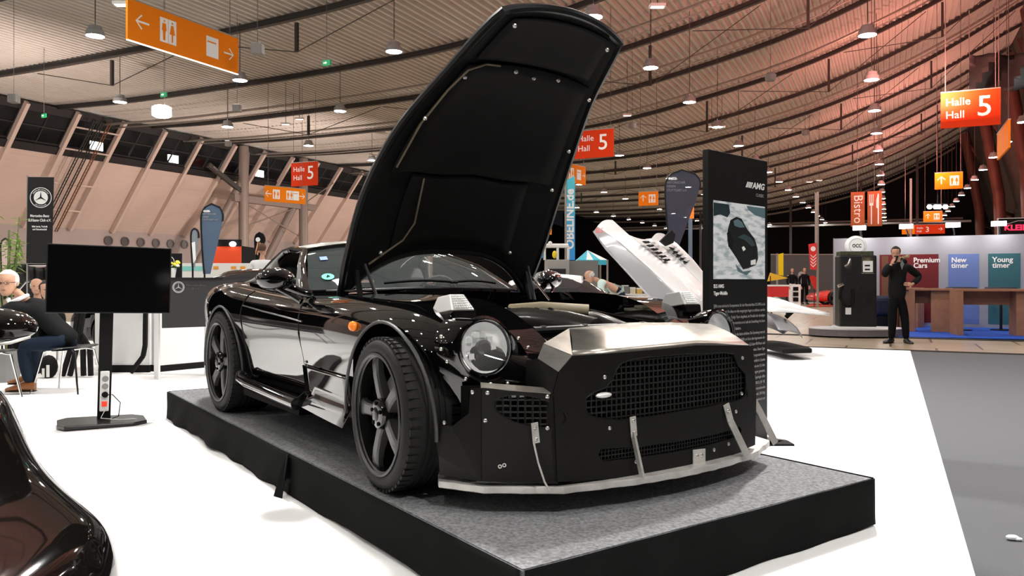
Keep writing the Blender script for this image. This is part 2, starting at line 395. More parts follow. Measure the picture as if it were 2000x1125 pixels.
MB().tube([(.1,0,.19),(.1,0,4.1)], .008, 4).build('wire', MWIRE, t)
# small rectangular roof floods
for i,(x,y,Y) in enumerate(((240,8,20),(1284,12,22),(558,242,40),(585,232,40),(1390,~0+155 if False else 247,50),(1410,247,50),(1225,225,40),(1600,352,60),(1581,355,60))):
    if y < 0: continue
    p = px(x,y,Y); cc = p.x*.903-p.y*.43
    t = thing('roof_flood', 'small flat white roof light fixed under the roof sheets', 'light fitting', p, 'small flat roof lights')
    MB().box(-.22,.22,-.12,.12,-.03,.05).build('housing', WHT, t); MB().box(-.18,.18,-.09,.09,-.04,-.03).build('light_face', mat('small_flood_glow',(1,1,1),.5,emit=(1,.9,.82),es=2.5), t)
    MB().tube([(0,0,.05),(0,0,max(.4,zr(max(-44,min(8.5,cc)))-p.z))], .015, 4).build('rod', MWIRE, t)
MGRN = mat('exit_green', (.01,.22,.08), .5, emit=(.02,.5,.2), es=.25)
for x,y,Y,l in ((638,123,24,'green exit sign hanging under the roof right of the large orange sign'),(320,185,28,'green exit sign hanging above the octagonal lamp'),(86,226,34,'green exit sign high at the window band'),(983,~0+100 if False else 99999,30,'')):
    if y > 2000: continue
    p = px(x,y,Y); t = thing('exit_sign', l, 'sign', frame(p, HC)); cc = p.x*.903-p.y*.43
    MB().box(-.14,.14,-.03,.03,-.08,.08).build('sign_panel', MGRN, t)
    MB().prism([(-.1,-.02),(-.02,-.02),(-.02,-.05),(.04,0),(-.02,.05),(-.02,.02),(-.1,.02)], -.035, -.031, 'xz').build('arrow', LETW, t)
    MB().tube([(0,0,.08),(0,0,max(.4,zr(max(-44,min(8.5,cc)))-p.z))], .01, 4).build('rod', MWIRE, t)
# ================================================================ STAGE AND PROTOTYPE CAR
SZ = .22
_ang = math.atan2(-.815, .579)
_O = Vector((.033-5*.579, 2.547+5*.815, 0))
M_ST = Matrix.Translation(_O) @ Matrix.Rotation(_ang, 4, 'Z')      # local x = along stage toward its near corner, y = across
M_CAR = Matrix.Translation((0,0,SZ)) @ M_ST
MFELT = mat('stage_felt', (.21,.215,.225), .95, noise=.42, nscale=70, bump=.35, bscale=260)
MCLOTH = mat('skirt_cloth', (.005,.0055,.0055), .9, spec=.12, noise=.2, nscale=6)
st = thing('display_stage', 'low grey-felt display stage with black cloth skirt under the black prototype car', 'stage', M_ST)
MB().box(0,5.0,0,2.03,.03,SZ-.004).build('deck', MFELT, st)
MB().box(.004,4.996,.004,2.026,SZ-.004,SZ).build('felt_top', MFELT, st)
def skirt(p, q, amp, seedv, n=90, gap=0.):
    rnd = random.Random(seedv); p = Vector(p); q = Vector(q); d = (q-p); L = d.length; d.normalize(); nrm = Vector((d.y,-d.x,0)); rows = []
    ph = [rnd.uniform(0,6.28) for _ in range(6)]
    for j in range(8):
        t = j/7; row = []
        for i in range(n+1):
            s = i/n; w = sum(math.sin(s*L*f+ph[k]+t*1.3*k)/(k+1.5) for k,f in enumerate((2.1,4.3,9.,15.)))*amp*(.15+t)
            zz = SZ+.002 - (SZ-.004)*t + (.012*math.sin(s*L*3+ph[4])*t if t > .9 else 0)
            row.append(p + d*(s*L) + nrm*(.012+abs(w)+gap*t) + Vector((0,0,max(.002,zz))))
        rows.append(row)
    return MB().grid(rows)
skirt((0,-.0,0),(2.92,-.0,0),.028,3).build('skirt', MCLOTH, st, smooth=True, solid=.004)
skirt((2.89,0,0),(5.0,0,0),.006,5).build('skirt', MCLOTH, st, smooth=True, solid=.004)
skirt((5.0,0,0),(5.0,2.03,0),.014,8).build('skirt', MCLOTH, st, smooth=True, solid=.004)
skirt((5.0,2.03,0),(0,2.03,0),.01,9).build('skirt', MCLOTH, st, smooth=True, solid=.004)
skirt((0,2.03,0),(0,0,0),.02,11).build('skirt', MCLOTH, st, smooth=True, solid=.004)
MB().add([(2.88,-.02,SZ),(2.93,-.03,SZ),(2.95,-.07,.0),(2.88,-.09,.0),(2.87,-.04,.06),(2.90,-.01,.1)], [(0,1,2,3),(0,3,4,5)]).build('skirt_fold', MCLOTH, st, solid=.004)
# ---- the car
MPAINT = mat('gloss_black_paint', (.0015,.0015,.0018), .035, spec=.85, coat=.6)
MPAINT2 = mat('gloss_black_underbonnet', (.003,.003,.003), .3, spec=.3)
MSHEET = mat('matt_black_sheet', (.0075,.0075,.007), .42, .1, spec=.25, noise=.12, nscale=14)
MBARE = mat('worn_bare_metal', (.36,.34,.30), .30, .85, noise=.28, nscale=9)
MALU = mat('scuffed_aluminium', (.75,.73,.69), .38, .6, noise=.18, nscale=12)
MBOLT = mat('bolt_head', (.62,.60,.56), .3, .9)
MTYRE = mat('tyre_rubber', (.014,.014,.014), .62, spec=.3, bump=.12, bscale=120)
MRIM = mat('rim_satin_black', (.085,.085,.085), .38, .4)
MRIMG = mat('rim_gloss_black', (.008,.008,.008), .1, .2, coat=.5)
MMESH = mat('grille_mesh_black', (.02,.02,.019), .5, .4)
MVOID = mat('inner_black', (.003,.003,.003), .8, spec=.1)
MLINER = mat('bonnet_liner', (.005,.005,.005), .8, spec=.2, noise=.3, nscale=5)
MCLEAR = mat('windscreen_glass', (.10,.12,.12), .02, alpha=.33, spec=.8)
MLENS = mat('headlamp_glass', (.95,.97,.97), .02, alpha=.08, spec=.6)
MREFL = mat('reflector_silver', (.92,.94,.93), .3, .3)
car = thing('prototype_sports_car', 'black prototype sports car with opened bonnet and riveted matt sheet front on the stage', 'car', M_CAR)
WC = 1.025
TB = [(.28,.55,.74,.80,.42),(.33,.76,.82,.87,.32),(.5,.87,.88,.91,.25),(.85,.95,.905,.915,.22),(1.2,.965,.912,.915,.22),(1.65,.945,.88,.88,.22),
      (2.2,.925,.855,.86,.22),(2.7,.93,.843,.868,.22),(3.2,.955,.85,.89,.20),(3.55,.968,.842,.885,.185),(3.87,.97,.825,.865,.17),(4.08,.945,.782,.82,.17),
      (4.18,.91,.735,.78,.18),(4.26,.83,.675,.755,.2),(4.33,.70,.62,.735,.22),(4.40,.58,.60,.72,.24),(4.50,.50,.585,.69,.24)]
def sect(u):
    hw, zc, zm, zs = catmull(TB, u); Hh = zc-zs
    half = [(0,zs),(.5*hw,zs),(.88*hw,zs),(.945*hw,zs+.10*Hh),(.955*hw,zs+.30*Hh),(.975*hw,zs+.48*Hh),(1.0*hw,zs+.66*Hh),(.995*hw,zs+.80*Hh),
            (.965*hw,zs+.92*Hh),(.90*hw,zs+.985*Hh),(.82*hw,zc),(.66*hw,zc+.12*(zm-zc)),(.45*hw,zc+.6*(zm-zc)),(.22*hw,zc+.93*(zm-zc)),(0,zm)]
    return half
def ring(u):
    h = sect(u); return [(u, WC-y, z) for y,z in h] + [(u, WC+y, z) for y,z in h[-2:0:-1]]
us = [.28,.33,.42,.55,.7,.9,1.1,1.3,1.5,1.75,2.0,2.3,2.6,2.9,3.15,3.4,3.6,3.8,3.95,4.08,4.18,4.27,4.36,4.43,4.48,4.52]
rows = [ring(u) for u in us]
q = MB(); q.grid(rows, closed=True); n = len(rows[0])
for r,ux,idx in ((rows[0],.275,0),(rows[-1],4.525,len(rows)-1)):      # close the ends with a smaller inset ring, then a cap
    pass
q.f.append([i for i in range(n)][::-1]); q.m.append(0); q.f.append([(len(rows)-1)*n+i for i in range(n)]); q.m.append(0)
body = q.build('body', MPAINT, car, smooth=True, sub=2); bake(body)
def cut(mb, name='cutter'): 
    c = mb.build(name, MVOID, car); return c
for uw in (3.87, 1.27):
    for w0,w1 in ((-.3,.36),(1.69,2.4)):
        c = MB(); c.lathe([(.0,w0),(.395 if uw > 2 else .40,w0),(.395 if uw > 2 else .40,w1),(.0,w1)], 48, c=(uw,0,.345), ax='y'); boolean(body, cut(c))
HALF = [(2.72,.645),(2.95,.66),(3.2,.63),(3.4,.59),(3.65,.525),(3.9,.465),(4.15,.435),(4.36,.40),(4.43,.30)]
LIN = [(u,WC-h) for u,h in HALF] + [(4.45,WC)] + [(u,WC+h) for u,h in HALF[::-1]] + [(2.84,WC+.45),(2.95,WC+.22),(2.985,WC),(2.95,WC-.22),(2.84,WC-.45)]
c = MB().prism(LIN, .40, 1.2); c.mi = 0; boolean(body, cut(c))
c = MB().prism([(1.42,WC-.62),(2.30,WC-.66),(2.42,WC-.50),(2.6,WC),(2.42,WC+.50),(2.30,WC+.66),(1.42,WC+.62)], .42, 1.3); boolean(body, cut(c))
for p in body.data.polygons: p.use_smooth = True
try: body.data.set_sharp_from_angle(angle=math.radians(32))
except Exception: pass
# wheel housings' lips
def arc_pts(uw, r, w, a0, a1, n=26, zc=.345): return [(uw-math.cos(math.radians(a0+(a1-a0)*i/n))*r, w(a0+(a1-a0)*i/n) if callable(w) else w, zc+math.sin(math.radians(a0+(a1-a0)*i/n))*r) for i in range(n+1)]
for side in (0,1):
    f = (lambda w: w) if side == 0 else (lambda w: 2*WC-w)
    for uw, wv in ((3.87,.062),(1.27,.068)):
        o = MB().tube([(a,f(b),c) for a,b,c in arc_pts(uw,.40,(lambda dg, wv=wv: wv+.04*max(0,(dg-120)/60) if True else wv),-8,196 if uw < 2 else 190)], .008, 6).build('arch_lip', mat('arch_lip_grey',(.05,.05,.05),.4), car, smooth=True)
# shut lines, creases, rocker tube, side vent sheet
def surf_w(u, z):                            # side-surface w at height z
    h = sect(u); 
    for (y0,z0),(y1,z1) in zip(h[3:], h[4:]):
        if z0 <= z <= z1: return WC-(y0+(y1-y0)*(z-z0)/(z1-z0))
    return WC-h[6][0]
def line_on(pts, r=.003, n=6):
    out = []
    for (u0,z0),(u1,z1) in zip(pts, pts[1:]):
        for i in range(n): t = i/n; u = u0+(u1-u0)*t; z = z0+(z1-z0)*t; out.append((u, surf_w(u,z)-.0005, z))
    out.append((pts[-1][0], surf_w(*pts[-1])-.0005, pts[-1][1])); return MB().tube(out, r, 5)
MGAP = mat('shut_line', (.001,.001,.001), .6)
for side in (0,1):
    def mir(mb):
        if side: mb.v = [(a,2*WC-b,c) for a,b,c in mb.v]
        return mb
    mir(line_on([(2.70,.80),(2.74,.7),(2.76,.5),(2.74,.27)])).build('door_shut_line', MGAP, car)
    mir(line_on([(1.74,.86),(1.70,.7),(1.74,.45),(1.8,.27)])).build('door_shut_line', MGAP, car)
    mir(line_on([(1.72,.762),(2.1,.735),(2.5,.715),(2.80,.70)], .005)).build('door_crease', mat('crease_shine',(.05,.05,.05),.2,.5), car)
    mir(line_on([(2.78,.46),(3.1,.44),(3.42,.42)], .006)).build('fender_seam', MGAP, car)
    # lower flank panel behind the front wheel and tube below the door
    m = MB(); R = []
    for i in range(9):
        u = 2.76+.70*i/8; R.append([(u, surf_w(u,z)-.012, z) for z in (.235-.02*i/8,.30,.36,.44,.455)])
    mir(m.grid(R)).build('flank_panel', MPAINT, car, smooth=True, solid=.006)
    mir(MB().tube([(1.70,.09,.30),(1.74,.075,.275),(1.9,.075,.262),(2.6,.075,.245),(2.76,.08,.24)], .035, 14)).build('sill_tube', mat('sill_tube_gloss',(.03,.03,.03),.08,.6,coat=1.), car, smooth=True)
    mir(MB().box(1.72,2.74,.10,.20,.17,.25)).build('sill', MVOID, car)
    for uu,zz in ((2.80,.475),(2.82,.45),(3.02,.455),(3.06,.45),(3.2,.435),(3.38,.43)):
        mir(MB().ball((uu,surf_w(uu,zz)-.006,zz), .009, .006, .009, 8, 6)).build('rivet', MVOID if uu > 3 else MBOLT, car)
    t = mir(MB().ball((3.56,surf_w(3.56,.712)-.004,.712), .028, .022, .024, 14, 8)); t.build('side_indicator', mat('indicator_orange',(.9,.22,.02),.15,emit=(1,.25,.02),es=.35), car, smooth=True)
    # door mirror on its stalk
    q = MB(); R = []
    for i,(du,sy,sz) in enumerate(((-.075,.02,.02),(-.07,.07,.045),(-.045,.10,.062),(0,.112,.068),(.05,.098,.058),(.085,.06,.036),(.098,.02,.012))):
        R.append([(2.56+du+.02*math.cos(a), .03+sy*math.cos(a)*.95, .935+sz*math.sin(a)) for a in [2*math.pi*k/18 for k in range(18)]])
    q.grid(R, closed=True); q.f.append(list(range(18))[::-1]); q.m.append(0); q.f.append(list(range(6*18,7*18))); q.m.append(0)
    mm = mir(q).build('door_mirror', MPAINT, car, smooth=True)
    mir(MB().lathe([(0,-.002),(.065,-.002),(.075,0)], 18, c=(2.478,.03,.935), ax='x', sx=1.2, sy=.75)).build('mirror_glass', MREFL, mm)
    q = MB(); q.tube([(2.58,.08,.90),(2.62,.15,.865),(2.66,.21,.845)], [.026,.022,.03], 12); q.tube([(2.60,.02,.885),(2.66,.09,.84),(2.70,.13,.81)], [.012,.014,.02], 10); mir(q).build('mirror_stalk', MPAINT, mm, smooth=True)
# ---- roof, pillars, glass
RT = [(1.02,.50,.925,.935),(1.12,.51,.985,1.02),(1.24,.52,1.065,1.12),(1.40,.53,1.125,1.18),(1.58,.535,1.145,1.205),(1.80,.515,1.125,1.185)]
MROOF = mat('folding_roof_grey', (.24,.24,.225), .32, .2, coat=.4, noise=.08, nscale=4)
R = []
for i in range(15):
    u = 1.02+.78*i/14; hw,ze,zm = catmull(RT,u); R.append([(u+.10*(1-(k/6)**2)*(1 if i > 9 else 0)*((i-9)/5 if i > 9 else 0), WC+hw*k/6, zm-(zm-ze)*abs(k/6)**2.2) for k in range(-6,7)])
rf = MB().grid(R).build('roof', MROOF, car, smooth=True, solid=.03, sub=1)
for s in (-1,1):
    R = []
    for i in range(8):
        u = 1.02+.45*i/7; hw,ze,zm = catmull(RT,u); zb = catmull(TB,u)[1]-.005; k = min(1,max(0,(u-1.25)/.22)); 
        top = Vector((u,WC+s*hw,ze)); bot = Vector((u-.0,WC+s*(.70+.02*math.sin(u*3)),zb)); bot = bot.lerp(top, k**3*.55)
        R.append([tuple(top.lerp(bot,t)+Vector((0,s*.045*math.sin(t*math.pi),0))) for t in (0,.25,.5,.75,1)])
    MB().grid(R).build('rear_pillar', MROOF, car, smooth=True, solid=.02)
    ab = Vector((2.44,WC+s*.775,.858)); at = Vector((1.80,WC+s*.53,1.125))
    MB().tube([ab+Vector((.02,0,-.02)),ab.lerp(at,.5)+Vector((0,s*.02,.025)),at], .027, 10).build('windscreen_pillar', MPAINT, car, smooth=True)
    MB().tube([ab+Vector((-.02,s*.02,.0)),ab.lerp(at,.5)+Vector((-.03,s*.035,.025)),at+Vector((-.04,s*.012,0))], .008, 6).build('pillar_trim', CHR, car, smooth=True)
    MB().tube([at,(1.6,WC+s*.545,1.145),(1.45,WC+s*.55,1.13),(1.36,WC+s*.60,1.06),(1.30,WC+s*.70,.93)], .026, 8).build('roof_rail', MPAINT, car, smooth=True)
    MB().tube([(2.44,WC+s*.80,.862),(2.1,WC+s*.80,.872),(1.7,WC+s*.79,.89),(1.4,WC+s*.775,.905)], .014, 6).build('window_seal', MPAINT, car, smooth=True)
R = []; RTP = []
for k in range(-10,11):
    t = k/10; b = Vector((2.44+.36*(1-t*t), WC+.765*t, .862+.012*(1-t*t))); tp = Vector((1.80+.14*(1-t*t), WC+.53*t, 1.125+.055*(1-t*t)))
    R.append([tuple(b.lerp(tp,j/8)+Vector((.03,0,.035))*math.sin(j/8*math.pi)) for j in range(9)]); RTP.append(tuple(tp+Vector((.01,0,.004))))
ws = MB().grid(R).build('windscreen', MCLEAR, car, smooth=True)
MB().tube(RTP, .018, 8).build('windscreen_header', MPAINT, car, smooth=True)
MB().tube([r[0] for r in R], .010, 6).build('windscreen_seal', MVOID, car, smooth=True)
def ws_pt(t, j): 
    b = Vector((2.44+.36*(1-t*t), WC+.765*t, .862+.012*(1-t*t))); tp = Vector((1.80+.14*(1-t*t), WC+.53*t, 1.125+.055*(1-t*t)))
    return b.lerp(tp,j)+Vector((.03,0,.035))*math.sin(j*math.pi)
def sticker(name, t, j, r, m, label=None, rect=False):
    c = ws_pt(t,j); tu = (ws_pt(t+.03,j)-ws_pt(t-.03,j)).normalized(); tv = (ws_pt(t,j+.03)-ws_pt(t,j-.03)).normalized(); nn = tu.cross(tv).normalized(); 
    if nn.x < 0: nn = -nn
    M = Matrix(((tu.x,nn.x,tv.x,c.x),(tu.y,nn.y,tv.y,c.y),(tu.z,nn.z,tv.z,c.z),(0,0,0,1))) @ Matrix.Translation((0,.004,0))
    q = MB(M)
    if rect: q.box(-r*.6,r*.6,0,.001,-r,r)
    else: q.lathe([(0,.001),(r,.001),(r,0)], 24, ax='y')
    o = q.build(name, m, car); 
    if label: o['label'] = label
    return M
Ms = sticker('windscreen_sticker', -.86, .22, .04, mat('sticker_green',(.02,.62,.34),.6,emit=(.0,.5,.25),es=.12), 'round green windscreen sticker with a 4')
o = text('4', .05, MVOID, car, -.0, -.017, 0, 'sticker_digit', 'CENTER', .0008, M=Ms @ Matrix.Rotation(math.pi,4,'Z') @ Matrix.Translation((0,-.003,0)))
sticker('windscreen_sticker', -.86, .62, .04, mat('sticker_blue',(.02,.10,.5),.5), 'blue rectangular windscreen sticker', True)
# wipers, cowl vents
for t0,t1 in ((-.5,.12),(.05,.62)):
    MB().tube([ws_pt(t0+(t1-t0)*i/6,.05+.03*math.sin(i/6*math.pi))+Vector((.02,0,.02)) for i in range(7)], .009, 5).build('wiper', MVOID, car)
q = MB(); 
for i in range(14): q.box(2.72-.012*i, 2.735-.012*i, WC-.66+.035*i, WC-.64+.035*i, .872, .885)
q.build('cowl_vent_slats', MATK, car)
MB().add([(2.58,WC-.70,.868),(2.78,WC-.64,.868),(2.86,WC-.20,.885),(2.80,WC-.18,.885)], [(0,1,2,3)]).build('cowl_vent', mat('cowl_vent_grey',(.14,.14,.14),.45), car, solid=.008)
# interior: seats, dashboard, steering wheel, floor tub
MSEAT = mat('seat_black', (.02,.02,.02), .6)
for s in (-1,1):
    seat = MB(); seat.box(1.6,2.0,WC+s*.36-.22,WC+s*.36+.22,.45,.60); b = seat.build('seat', MSEAT, car, bevel=.04)
    MB().prism([(1.62,.58),(1.50,.60),(1.38,.96),(1.40,1.03),(1.48,1.03),(1.53,.95)], WC+s*.36-.2, WC+s*.36+.2, 'xz').build('seat_back', MSEAT, b, bevel=.04)
MB().prism([(2.66,.5),(2.64,.83),(2.35,.845),(2.18,.80),(2.15,.68),(2.3,.5)], WC-.66, WC+.66, 'xz').build('dashboard', MSEAT, car, bevel=.03)
M = Matrix.Translation((2.02,WC+.36,.80)) @ Matrix.Rotation(math.radians(-65),4,'Y')
q = MB(M); q.tube([(.17*math.cos(2*math.pi*k/24),.17*math.sin(2*math.pi*k/24),0) for k in range(25)], .014, 8); q.bar((-.17,0,0),(.17,0,0),.03,.015); q.bar((0,0,0),(0,-.17,0),.03,.015); q.build('steering_wheel', MSEAT, car)
# the light grey quarter panel seen through the side window
MB().prism([(2.30,.86),(2.20,.86),(2.24,1.0),(2.275,1.03)], WC-.75, WC-.742, 'xz').build('quarter_trim', mat('quarter_trim_grey',(.3,.3,.3),.5), car)
# ---- wheels
def make_wheel(wd):
    # axis along local y, outer face at y=0 pointing to -y
    tr = .335; T = MB()
    prof = [(.262,.012),(.275,.004),(.295,.0),(.315,.006),(.328,.022),(.3345,.045),(.335,.07)]
    for k in range(1,5):
        y = .07+(wd-.14)*k/5; prof += [(.335,y-.008),(.327,y-.006),(.327,y+.006),(.335,y+.008)]
    prof += [(.335,wd-.07),(.328,wd-.022),(.315,wd-.006),(.295,wd),(.26,wd-.01)]
    T.lathe(prof, 72, ax='y'); 
    w = thing_part('wheel')
    q = T
    for k in range(56):                      # shoulder tread blocks
        a = 2*math.pi*k/56; 
        for y0,y1 in ((.018,.066),(wd-.066,wd-.018)):
            M = Matrix.Rotation(a,4,'Y'); q.M = M; q.box(.3275,.3385 if y0 < .05 else .3385,y0,y1,-.0125,.0125)
    T.M = None; T.build('tyre', MTYRE, w, smooth=True)
    R = MB(); R.lathe([(.268,.0),(.272,.012),(.262,.020),(.252,.018),(.249,.03),(.246,.06),(.235,.10),(.232,wd-.02),(.262,wd-.012)], 56, ax='y')
    R.build('rim', MRIMG, w, smooth=True)
    MB().lathe([(.2495,.018),(.258,.012),(.268,.006),(.270,.0),(.262,-.003),(.253,.004)], 56, ax='y').build('rim_flange', MRIM, w, smooth=True)
    for k in range(5):
        a = 2*math.pi*k/5 + math.radians(90)
        q = MB(Matrix.Rotation(a,4,'Y'))
        st_ = []
        for r,hwid,y,th in ((.055,.030,.030,.05),(.10,.026,.024,.045),(.17,.028,.020,.035),(.225,.034,.022,.03),(.250,.040,.030,.03)):
            st_.append([(r,y+th,-hwid),(r,y+.008,-hwid),(r,y,-hwid*.7),(r,y,hwid*.7),(r,y+.008,hwid),(r,y+th,hwid)])
        q.grid(st_, closed=True); q.build('spoke', MRIM, w, smooth=True)
    q = MB(); q.lathe([(0,.002),(.04,.002),(.062,.008),(.070,.022),(.070,.06)], 28, ax='y'); h = q.build('hub', MRIMG, w, smooth=True)
    q = MB(); q.lathe([(0,-.004),(.022,-.004),(.03,.0),(.032,.006)], 20, ax='y'); q.build('hub_cap', mat('hub_cap',(.03,.03,.03),.2,.7), h, smooth=True)
    for k in range(5):
        a = 2*math.pi*(k+.5)/5; MB().lathe([(0,-.001),(.009,-.001),(.009,.01)], 8, c=(.048*math.cos(a),0,.048*math.sin(a)), ax='y').build('wheel_bolt', MVOID, h)
    q = MB(); q.lathe([(.07,.11),(.175,.11),(.175,.135),(.07,.135)], 36, ax='y'); q.build('brake_disc', mat('brake_disc',(.18,.18,.18),.35,.9), w)
    MB().prism([(.10,-.09),(.18,-.10),(.205,0),(.18,.10),(.10,.09),(.12,0)], .085, .16, 'xz').build('brake_caliper', BLK, w, bevel=.006)
    return w
def thing_part(name):
    o = bpy.data.objects.new(name, None); COL.objects.link(o); o.parent = car; o.empty_display_size = .1; return o
wf = make_wheel(.27); wf.location = (3.87,.025,.341); wf.rotation_euler = (0,math.radians(18),math.radians(-4))
wr = make_wheel(.33); wr.location = (1.27,.045,.354); wr.scale = (1.04,1,1.04); wr.rotation_euler = (0,math.radians(50),0)
for src,uw in ((wf,3.87),(wr,1.27)):
    c = src.copy(); COL.objects.link(c); c.parent = car
    for ch in list(src.children):
        d = ch.copy(); COL.objects.link(d); d.parent = c
        for g in ch.children: e2 = g.copy(); COL.objects.link(e2); e2.parent = d
    c.location = (uw, 2*WC-src.location.y, src.location.z); c.rotation_euler = (0,math.radians(10),math.pi)
# ---- underside
MB().box(.5,4.3,.45,1.6,.14,.30).build('underbody', MVOID, car)
# ---- engine bay
MBEIGE = mat('engine_cover_beige', (.42,.39,.30), .45, .1, noise=.15, nscale=10)
bay = MB().box(3.1,3.75,WC-.30,WC+.30,.42,.66).build('engine_block', BLK, car, bevel=.03)
MB().prism([(3.10,WC-.60),(3.55,WC-.50),(3.74,WC-.24),(3.62,WC+.15),(3.2,WC+.2)], .735, .752).build('engine_cover', MBEIGE, bay, bevel=.006)
for a,b in ((3.45,-.34),(3.58,-.16),(3.4,.0)): MB().box(a,a+.11,WC+b,WC+b+.12,.752,.775).build('cover_box', MBEIGE, bay, bevel=.01)
MDUCT = mat('intake_duct_black', (.02,.018,.016), .28, coat=.3)
MB().tube([(3.66,WC-.30,.71),(3.80,WC-.12,.715),(3.95,WC+.02,.70),(4.12,WC+.06,.675)], [.07,.075,.075,.07], 16).build('intake_duct', MDUCT, bay, smooth=True)
MB().tube([(3.60,WC+.42,.68),(3.82,WC+.30,.70),(4.0,WC+.22,.69),(4.2,WC+.18,.66)], [.06,.065,.065,.06], 16).build('intake_duct', MDUCT, bay, smooth=True)
for i in range(5): MB().tube([(3.70+.045*i+.055*math.cos(k*.6),WC-.25+.055*i,.71+.077*math.sin(k*.6)) for k in range(11)], .006, 5).build('duct_clamp', BLK, bay)
q = MB(); q.tube([(3.55,WC-.05,.77),(3.7,WC+.05,.785),(3.85,WC+.25,.77)], .03, 10); q.build('hose', mat('hose_sand',(.35,.30,.2),.4), bay, smooth=True)
MB().box(4.08,4.16,WC-.38,WC+.38,.42,.69).build('radiator', mat('radiator_black',(.02,.02,.02),.5), car, bevel=.01)
MB().tube([(4.17,WC-.36,.70),(4.17,WC+.36,.70)], .018, 8).build('radiator_bar', BLK, car)
for k in (-.3,-.05,.2,.33): MB().lathe([(0,.72),(.014,.72),(.014,.69)], 8, c=(4.17,WC+k,0)).build('radiator_bolt', MBOLT, car)
for s,L in ((-1,0),(1,0)):                    # bare strut braces on the inner flank
    MB().bar((3.3,WC+s*.52,.74),(4.0,WC+s*.36,.70),.03,.02).build('inner_flange', mat('flange_shine',(.2,.2,.19),.3,.7), car)
# gas struts
for s in (-1,1):
    MB().tube([(2.92,WC+s*.60,.80),(3.03,WC+s*.59,1.30)] if False else [(2.98,WC+s*.55,.80),(2.86,WC+s*.58,1.02)], .010, 8).build('gas_strut', BLK, car)
# the steel wedge-shaped side bars / prop rod right of the bonnet
MB().tube([(2.86,WC+.60,.96),(3.12,WC+.56,.80)], .007, 8).build('prop_rod', CHR, car)
# ---- open bonnet (hinged at the cowl)
PROF = [(2.70,.83),(2.86,1.10),(3.05,1.42),(3.30,1.72),(3.60,1.97),(3.95,2.20),(4.08,2.255)]
HWB = [(2.70,.665),(2.86,.68),(3.05,.665),(3.30,.60),(3.60,.49),(3.95,.385),(4.08,.26)]
def hood_c(s):                                # point and frame on the bonnet's centre-edge curve, s in 0..1
    i = s*(len(PROF)-1); k = min(int(i), len(PROF)-2)
    pts = [(j,)+PROF[j] for j in range(len(PROF))]; return catmull(pts, i)
HP = [(j,)+PROF[j]+(HWB[j][1],) for j in range(len(PROF))]
def hood_pt(i, t, off=0.):                    # i along, t = -1..1 across, off = outward (away from the bay)
    u,z,h = catmull(HP, i); u2,z2,_ = catmull(HP, min(i+.05,6)); u1,z1,_ = catmull(HP, max(i-.05,0))
    d = Vector((u2-u1,0,z2-z1)).normalized(); nrm = Vector((-d.z,0,d.x))     # outward = up/back side
    crown = .075*(1-abs(t)**2.4)*min(1,.5+i*.2)*(1 if i < 3.5 else max(.25,1-(i-3.5)*.3))
    p = Vector((u, WC+h*t, z)) + nrm*(crown+off)
    return p
def hood_i(t, k, n):                          # rows: hinge edge is a deep arc, nose edge a shallow convex arc
    i0 = .95*(1-abs(t)**3.0) if abs(t) < 1 else 0; i1 = 5.36-.30*t*t-.10*max(0,t)
    return i0 + (i1-i0)*k/n
NK, NT = 26, 24
outer = [[hood_pt(hood_i(-1+2*c/NT,k,NK), -1+2*c/NT, .0) for c in range(NT+1)] for k in range(NK+1)]
q = MB(); q.grid(outer, flip=True)
hood = q.build('bonnet', (MPAINT,MLINER), car, smooth=True, solid=0, fix=False); md = hood.modifiers.new('thick','SOLIDIFY'); md.thickness = .03; md.offset = 0; md.material_offset = 1
# rolled edge around the bonnet
edge = [outer[0][c] for c in range(NT+1)] + [outer[k][NT] for k in range(1,NK+1)] + [outer[NK][c] for c in range(NT-1,-1,-1)] + [outer[k][0] for k in range(NK-1,0,-1)]
MB().tube(edge+[edge[0]], .022, 8).build('bonnet_edge', MPAINT2, hood, smooth=True)
def inner(i, t, off): return hood_pt(i, t, off)
# inner frame: raised border and panels
def patch(i0f, i1f, t0, t1, off, n=12, m=12):
    R = []
    for k in range(n+1):
        row = []
        for c in range(m+1):
            t = t0+(t1-t0)*c/m; i0 = i0f(t); i1 = i1f(t); row.append(inner(i0+(i1-i0)*k/n, t, off))
        R.append(row)
    return MB().grid(R)
patch(lambda t: 2.35+.02*math.cos(t*9), lambda t: 4.22+.05*math.cos(t*2), -.86, .84, -.040).build('liner', MLINER, hood, smooth=True, solid=.012)
patch(lambda t: 1.0*(1-abs(t)**3)+.2, lambda t: 2.30+.02*math.cos(t*9), -.62, .62, -.030).build('lower_liner', MLINER, hood, smooth=True, solid=.012)
patch(lambda t: 4.30, lambda t: 5.1-.2*t*t, -.8, .8, -.030).build('nose_liner', MLINER, hood, smooth=True, solid=.010)
MEDG = mat('liner_edge_tan', (.14,.11,.07), .45)
q = MB(); q.tube([inner(2.45,-.84,-.05),inner(3.2,-.86,-.05),inner(3.8,-.87,-.05),inner(4.16,-.83,-.05),inner(4.26,-.65,-.05),inner(4.25,-.45,-.05)], .006, 6); q.build('liner_edge', MEDG, hood)
q = MB(); q.tube([inner(.75,-.80,-.035),inner(1.2,-.52,-.04),inner(1.5,-.45,-.045),inner(2.25,-.50,-.045)], .006, 6); q.build('liner_edge', MEDG, hood)
for i,t in ((4.05,-.8),(3.3,-.86),(4.20,-.20),(4.15,.08),(4.2,.40),(4.05,.90),(3.05,.90),(1.0,-.72),(1.05,.62),(2.3,.86),(4.9,-.75),(4.85,.78)):
    c = inner(i,t,-.052); q = MB(Matrix.Translation(c)); q.ball((0,0,0), .012, .012, .012, 8, 6); q.build('liner_clip', MBOLT, hood)
